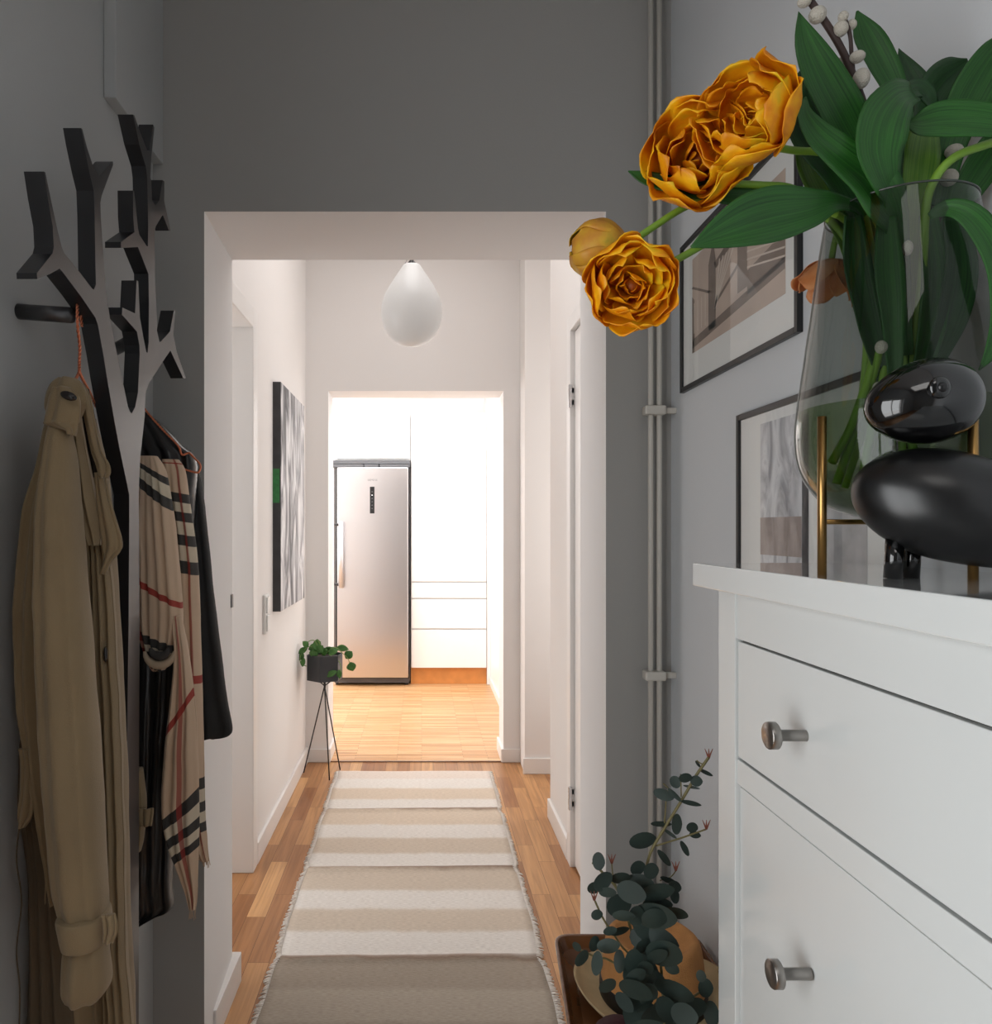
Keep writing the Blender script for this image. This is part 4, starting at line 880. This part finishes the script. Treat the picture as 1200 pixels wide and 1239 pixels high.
loft('scarf_loop', [(552, 169, 190, 1.555, .012), (570, 166, 200, 1.55, .025), (610, 165, 208, 1.545, .034), (660, 165, 214, 1.54, .036), (710, 166, 219, 1.54, .036), (750, 167, 221, 1.54, .034), (778, 172, 216, 1.54, .03), (798, 178, 208, 1.54, .024), (811, 185, 199, 1.54, .012)], mA, sf, amp=.008, k=5, ph=1.5)
B0, B1 = 553, 1042
mB = mat_scarf('scarf check back', [(vv(y-6, B0, B1), vv(y+6, B0, B1)) for y in (640, 663, 689, 716)]+[(vv(y-7, B0, B1), vv(y+5, B0, B1)) for y in (887, 912, 938)], [(vv(573, B0, B1), vv(578, B0, B1)), (vv(798, B0, B1), vv(804, B0, B1))], [(.70, .82)], -.01)
loft('scarf_back_end', [(556, 196, 216, 1.60, .010), (572, 199, 224, 1.60, .022), (620, 205, 231, 1.60, .026), (680, 210, 239, 1.60, .026), (760, 212, 242, 1.60, .026), (850, 214, 245, 1.60, .024), (930, 214, 247, 1.60, .022), (990, 222, 249, 1.60, .018), (1030, 236, 252, 1.60, .01), (1042, 245, 253, 1.60, .005)], mB, sf, amp=.005, k=3, ph=.2)
C0, C1 = 745, 1102
mC = mat_scarf('scarf check front', [(vv(y-8, C0, C1), vv(y+6, C0, C1)) for y in (941, 970, 998)], [(vv(853, C0, C1), vv(860, C0, C1))], [(.50, .60)], .09)
loft('scarf_front_end', [(745, 206, 220, 1.52, .008), (790, 211, 228, 1.52, .018), (850, 206, 236, 1.52, .022), (920, 198, 240, 1.52, .024), (980, 196, 241, 1.52, .022), (1020, 202, 241, 1.52, .02), (1050, 214, 240, 1.52, .016), (1080, 224, 239, 1.52, .010), (1100, 229, 237, 1.52, .005)], mC, sf, amp=.006, k=3, ph=.8)
# rolled folds at the bottom of the loop
for i, (r_, c_) in enumerate(((15, (186, 166, 142)), (9, (66, 62, 60)))):
    pts = [P(193+r_*1.2*math.cos(t), 788-4*i+r_*1.1*math.sin(t), 1.505-.006*i) for t in [PI*k/10 for k in range(0, 11)]]
    tube('rolled_fold', pts, [(.003+.0065*math.sin(PI*q_/10)) for q_ in range(11)], pbr('scarf fold %d' % c_[0], c_, .9), sf, 12)
lst = []
for k_ in range(9):
    x = 229+k_; lst.append(([P(x, 1096, 1.52), P(x+random.uniform(-2, 2), 1108+random.random()*7, 1.52)], .0007))
for k_ in range(9):
    x = 244+k_; lst.append(([P(x, 1036, 1.60), P(x+random.uniform(0, 3), 1046+random.random()*5, 1.60)], .0007))
o = tubes('scarf_fringe', lst, pbr('scarf thread', (196, 172, 148), .9), sf, 4)

# ------------------------------------------------------------------ stool, hat, eucalyptus
stl = thing('wooden_stool', (.42, 1.42, 0), 'low walnut stool with a raised rim beside the dresser', 'stool')
ST = .442; B4 = [(.285, 1.605), (.592, 1.605), (.592, 1.2), (.247, 1.2)]
def rrect(pts, r, n=6):
    out = []; m = len(pts)
    for i in range(m):
        p = Vector(pts[i]); a_ = (Vector(pts[i-1])-p).normalized(); b_ = (Vector(pts[(i+1) % m])-p).normalized()
        for k in range(n+1):
            t = k/n; q0 = p+a_*r; q1 = p+b_*r; out.append((1-t)**2*q0+2*t*(1-t)*p+t*t*q1)
    return out
O = rrect(B4, .035); cen = Vector((.43, 1.41))
def shrink(d): return [q+(cen-q).normalized()*d for q in O]
rings = [(shrink(.035), ST-.055), (O, ST-.006), (O, ST), (shrink(.008), ST), (shrink(.022), ST-.022), (shrink(.05), ST-.034)]
V, Fc = [], []; m_ = len(O)
for ring, z in rings: V += [(q.x, q.y, z) for q in ring]
for j in range(len(rings)-1):
    for i in range(m_): a_ = j*m_+i; b_ = j*m_+(i+1) % m_; Fc.append((a_, b_, b_+m_, a_+m_))
Fc.append(tuple(range(m_-1, -1, -1))); Fc.append(tuple(range((len(rings)-1)*m_, len(rings)*m_)))
mesh('seat_shell', V, Fc, M_WALN, stl, bevel=.002)
for (x, y) in ((.31, 1.26), (.55, 1.26), (.33, 1.55), (.55, 1.55)):
    tube('leg', [(x+(x-.43)*.12, y+(y-1.4)*.12, 0), (x, y, ST-.05)], [.012, .016], M_WALN, stl, 12)
HC = Vector((.446, 1.435, ST-.034))
ht = thing('straw_hat', tuple(HC), 'tan straw hat with a black band lying on the walnut stool', 'hat')
def brim(p, r, z, a):
    ex = max(0, (r-.085)/.065); p.z += ex*ex*(.012+.012*math.cos(2*a)) ; p.x = min(p.x, .598); return p
lathe('brim', [(.084, .004), (.1, .003), (.12, .003), (.135, .005), (.146, .009), (.150, .013), (.149, .016), (.143, .013), (.13, .009), (.1, .007), (.084, .008)], HC, M_STRAWL, ht, 64, fn=brim)
def crown(p, r, z, a):
    d = Vector((p.x-HC.x, p.y-HC.y)); 
    top = max(0, (z-.08)/.05)
    p.z += -.014*top*math.exp(-(d.x/.030)**2)*(1 if d.y < .03 else .4)
    return p
lathe('crown', [(.098, .0), (.098, .03), (.095, .06), (.092, .09), (.089, .108), (.085, .119), (.079, .124), (.071, .122), (.062, .113), (.05, .106), (.03, .103), (.001, .102)], HC, M_STRAW, ht, 64, fn=crown)
lathe('hat_band', [(.0985, .006), (.1005, .008), (.1, .036), (.0975, .038)], HC, pbr('black ribbon', (16, 14, 15), .5), ht, 64)
v, f = ellipsoid_geo((P(752, 1262, 1.27).x, 1.27, ST+.0), (.05, .04, .036), None, 24, 14, lambda p: p*(1+.12*noise.noise(p*30)))
tag(mesh('felt_bundle', v, f, M_BURG), 'dark burgundy felt bundle lying on the stool in front of the hat', 'cloth')

EV = Vector((P(810, 0, 1.1).x, 1.105, 0))
fv = thing('floor_vase', tuple(EV), 'dark floor vase standing between stool and dresser with eucalyptus', 'vase')
lathe('vase_body', [(.001, 0), (.05, 0), (.062, .05), (.066, .15), (.058, .28), (.04, .38), (.036, .42), (.034, .42), (.034, .3)], EV, pbr('dark ceramic', (40, 40, 42), .3), fv, 36)
def eux(x, y): return 640+x/3.45, 880+y/3.45
mouth = Vector((EV.x, EV.y, .40))
def eb(lab): return thing('eucalyptus_branch', tuple(mouth), lab, 'branch', 'eucalyptus branches in the floor vase')
e1 = eb('tallest eucalyptus branch reaching up beside the dresser'); e2 = eb('left eucalyptus branch with round leaves over the stool edge'); e3 = eb('lowest eucalyptus branch spreading in front of the straw hat')
def es(parent, pts, r=.0018, root=True, z0=1.12, z1=1.12):
    Q = [P(*eux(x, y), (z0 if pts[0][1] < 560 or y < 560 else z0+.03)+(z1-z0)*i/max(1, len(pts)-1)) for i, (x, y) in enumerate(pts)]
    if root: Q = [mouth-Vector((0, 0, .05)), mouth]+Q
    tube('stem', Q, r, M_EUSTEM, parent, 7, smooth_n=40)
es(e1, [(555, 1050), (520, 850), (488, 640), (505, 530), (560, 430), (640, 300), (695, 205), (750, 125)], .0022)
es(e1, [(530, 495), (640, 460), (740, 425)], .0013, False); es(e1, [(565, 400), (570, 340), (572, 300)], .001, False); es(e1, [(635, 300), (600, 270), (560, 235)], .001, False); es(e1, [(735, 155), (715, 150), (700, 138)], .0009, False); es(e1, [(635, 290), (634, 240), (632, 195)], .0009, False)
es(e1, [(545, 640), (590, 625), (615, 595)], .0009, False)
es(e2, [(500, 1100), (435, 880), (375, 690), (310, 610), (265, 565)], .002); es(e2, [(390, 720), (355, 640), (345, 570)], .001, False); es(e2, [(480, 1000), (400, 930), (350, 860), (310, 800), (275, 725)], .0016, False)
es(e3, [(540, 1150), (420, 1030), (330, 970), (280, 960), (200, 920)], .0016); es(e3, [(560, 1180), (640, 1150), (740, 1090)], .0018, False)
eul = [(480, 475, 58, 42, 0), (565, 283, 38, 22, 10), (612, 228, 22, 24, 0), (655, 212, 26, 24, 0), (700, 225, 24, 22, 0), (740, 190, 30, 8, 25), (706, 155, 22, 6, 50), (680, 318, 45, 10, 15), (610, 285, 35, 10, 45), (680, 250, 30, 6, 5), (555, 405, 48, 14, 10), (618, 405, 20, 50, -5), (650, 505, 12, 45, -30), (565, 545, 14, 55, -38), (682, 418, 26, 22, 20), (695, 450, 24, 14, 10), (590, 445, 30, 8, 35), (455, 585, 34, 26, -10), (512, 600, 34, 32, 0), (292, 560, 24, 34, 10), (275, 670, 30, 32, 0), (310, 640, 45, 35, -30), (330, 690, 35, 22, 0), (385, 630, 40, 30, -15), (470, 650, 50, 35, 0), (430, 690, 55, 45, 10), (540, 690, 70, 42, -10), (610, 665, 30, 20, 20), (610, 705, 20, 28, -10), (585, 640, 40, 12, 25), (380, 745, 55, 40, 0), (285, 783, 25, 20, 0), (340, 850, 28, 18, -20), (400, 790, 45, 25, 0), (460, 765, 40, 20, -30), (620, 780, 45, 30, 15), (540, 740, 60, 30, 0), (530, 790, 80, 60, 0), (500, 840, 66, 50, 30), (380, 850, 40, 22, -20), (275, 905, 24, 36, 0), (222, 965, 28, 45, 15), (200, 915, 15, 25, -30), (285, 985, 22, 48, 10), (335, 915, 45, 30, -15), (380, 980, 22, 45, 5), (530, 900, 90, 60, 0), (570, 950, 70, 66, 20), (470, 1030, 75, 70, 0), (440, 980, 40, 50, 0), (330, 1080, 30, 45, 25), (450, 1100, 80, 40, 30), (610, 1100, 80, 40, 20), (460, 1190, 65, 70, 20), (560, 1180, 50, 60, 0), (650, 1200, 50, 45, 0), (740, 1090, 30, 40, 0), (700, 1170, 45, 40, 0), (765, 1200, 30, 50, 0), (520, 1060, 50, 40, 0), (600, 1010, 30, 25, 30), (720, 1040, 18, 26, 0), (400, 1150, 40, 26, 40), (620, 1240, 80, 50, 0), (500, 1260, 80, 40, 0)]
rq = random.Random(4)
eul += [(rq.uniform(430, 640), rq.uniform(760, 1230), rq.uniform(28, 56), rq.uniform(24, 46), rq.uniform(-50, 50)) for _ in range(16)]
for i, (x, y, rx, ry, an) in enumerate(eul):
    ow = e1 if (y < 760 and x > 440) else (e2 if y < 900 and x < 460 else e3)
    if y < 560 and x > 400: zc = 1.12+random.uniform(-.012, .012)
    else: zc = 1.12+random.uniform(-.05, .03)
    c = P(*eux(x, y), zc); s = zc/900/3.45; an = math.radians(an); tl = random.uniform(-.7, .7); tl2 = random.uniform(-.5, .5)
    V, Fc = [tuple(c)], []; N = 18; cup = random.uniform(-.10, .22)
    for rr2 in (.5, 1.0):
        for k_ in range(N):
            t = 2*PI*k_/N; lx = rx*s*math.cos(t)*rr2*(1-.10*math.cos(t)+.10*max(0, math.cos(t))**8); lz = ry*s*math.sin(t)*rr2*(1-.08*math.cos(t))
            X = lx*math.cos(an)+lz*math.sin(an); Z = -lx*math.sin(an)+lz*math.cos(an)
            q = Vector((c.x+X, c.y+X*tl*.6+Z*tl2+cup*(rr2**2)*min(rx, ry)*s, c.z+Z))
            V.append(tuple(q))
    for k_ in range(N):
        k2 = (k_+1) % N; Fc.append((0, 1+k_, 1+k2)); Fc.append((1+k_, 1+N+k_, 1+N+k2, 1+k2))
    mesh('leaf', V, Fc, M_EUCA, ow)
for (x, y, ow) in ((750, 128, e1), (740, 425, e1), (612, 598, e1), (345, 568, e2), (272, 722, e2)):
    q = P(*eux(x, y), 1.12)
    tubes('bud', [([q, q+Vector((dx, 0, .014))], [.0016, .0004]) for dx in (-.006, 0, .006)], pbr('reddish bud', (132, 74, 58), .6), ow, 6)

# ------------------------------------------------------------------ camera, light
cam = bpy.data.cameras.new('camera'); co = bpy.data.objects.new('camera', cam); COL.objects.link(co)
co.location = (0, 0, H); co.rotation_euler = (PI/2, 0, 0)
cam.sensor_fit = 'HORIZONTAL'; cam.sensor_width = 36; cam.lens = F/1200*36
cam.shift_x = (600-CX)/1200; cam.shift_y = (CY-619.5)/1200; cam.clip_start = .02
SC.camera = co
def area(name, loc, rot, sx, sy, power, col=(1, 1, 1)):
    l = bpy.data.lights.new(name, 'AREA'); l.shape = 'RECTANGLE'; l.size = sx; l.size_y = sy; l.energy = power; l.color = col
    o = bpy.data.objects.new(name, l); COL.objects.link(o); o.location = loc; o.rotation_euler = rot; return o
area('entrance_key_light', (LX-.22, -.25, 1.1), (0, -PI/2, 0), 1.6, 1.35, 29, (.97, .99, 1))  # key light added outside the made-up window
area('entrance_fill', (.0, -.9, 2.96), (math.radians(20), 0, 0), .8, 1.2, 7, (1, .975, .94))  # unseen overhead fill, added to brighten the wall with the opening
area('kitchen_window_daylight', (-2.72, 5.4, 1.6), (0, -PI/2, 0), 1.4, 1.4, 75, (1, .99, .98))
area('kitchen_fill', (-.3, 5.3, 2.72), (0, 0, 0), 1.2, .8, 28, (1, .98, .96))  # added overhead fill for the kitchen, no lamp seen there
area('side_room_daylight', (-2.1, 2.5, 1.4), (0, -PI/2, 0), 1.8, 1.6, 26, (1, .99, .98))
area('side_passage_daylight', (1.55, 3.7, 1.4), (0, PI/2, 0), 1.6, .5, 9, (1, .97, .94))
area('hall_fill', (-.03, 3.0, 2.97), (0, 0, 0), .5, 1.4, 7, (1, .98, .97))  # added overhead fill that keeps the hall evenly bright
w = bpy.data.worlds.new('world'); SC.world = w; w.use_nodes = True
w.node_tree.nodes['Background'].inputs[0].default_value = (.8, .85, .9, 1); w.node_tree.nodes['Background'].inputs[1].default_value = .6
SC.view_settings.view_transform = 'Standard'; SC.view_settings.look = 'None'; SC.view_settings.gamma = 1; SC.view_settings.exposure = 0
SC.view_settings.use_curve_mapping = False
SC.cycles.use_denoising = True
SC.cycles.max_bounces = 12; SC.cycles.diffuse_bounces = 6; SC.cycles.transparent_max_bounces = 24; SC.cycles.sample_clamp_indirect = 8
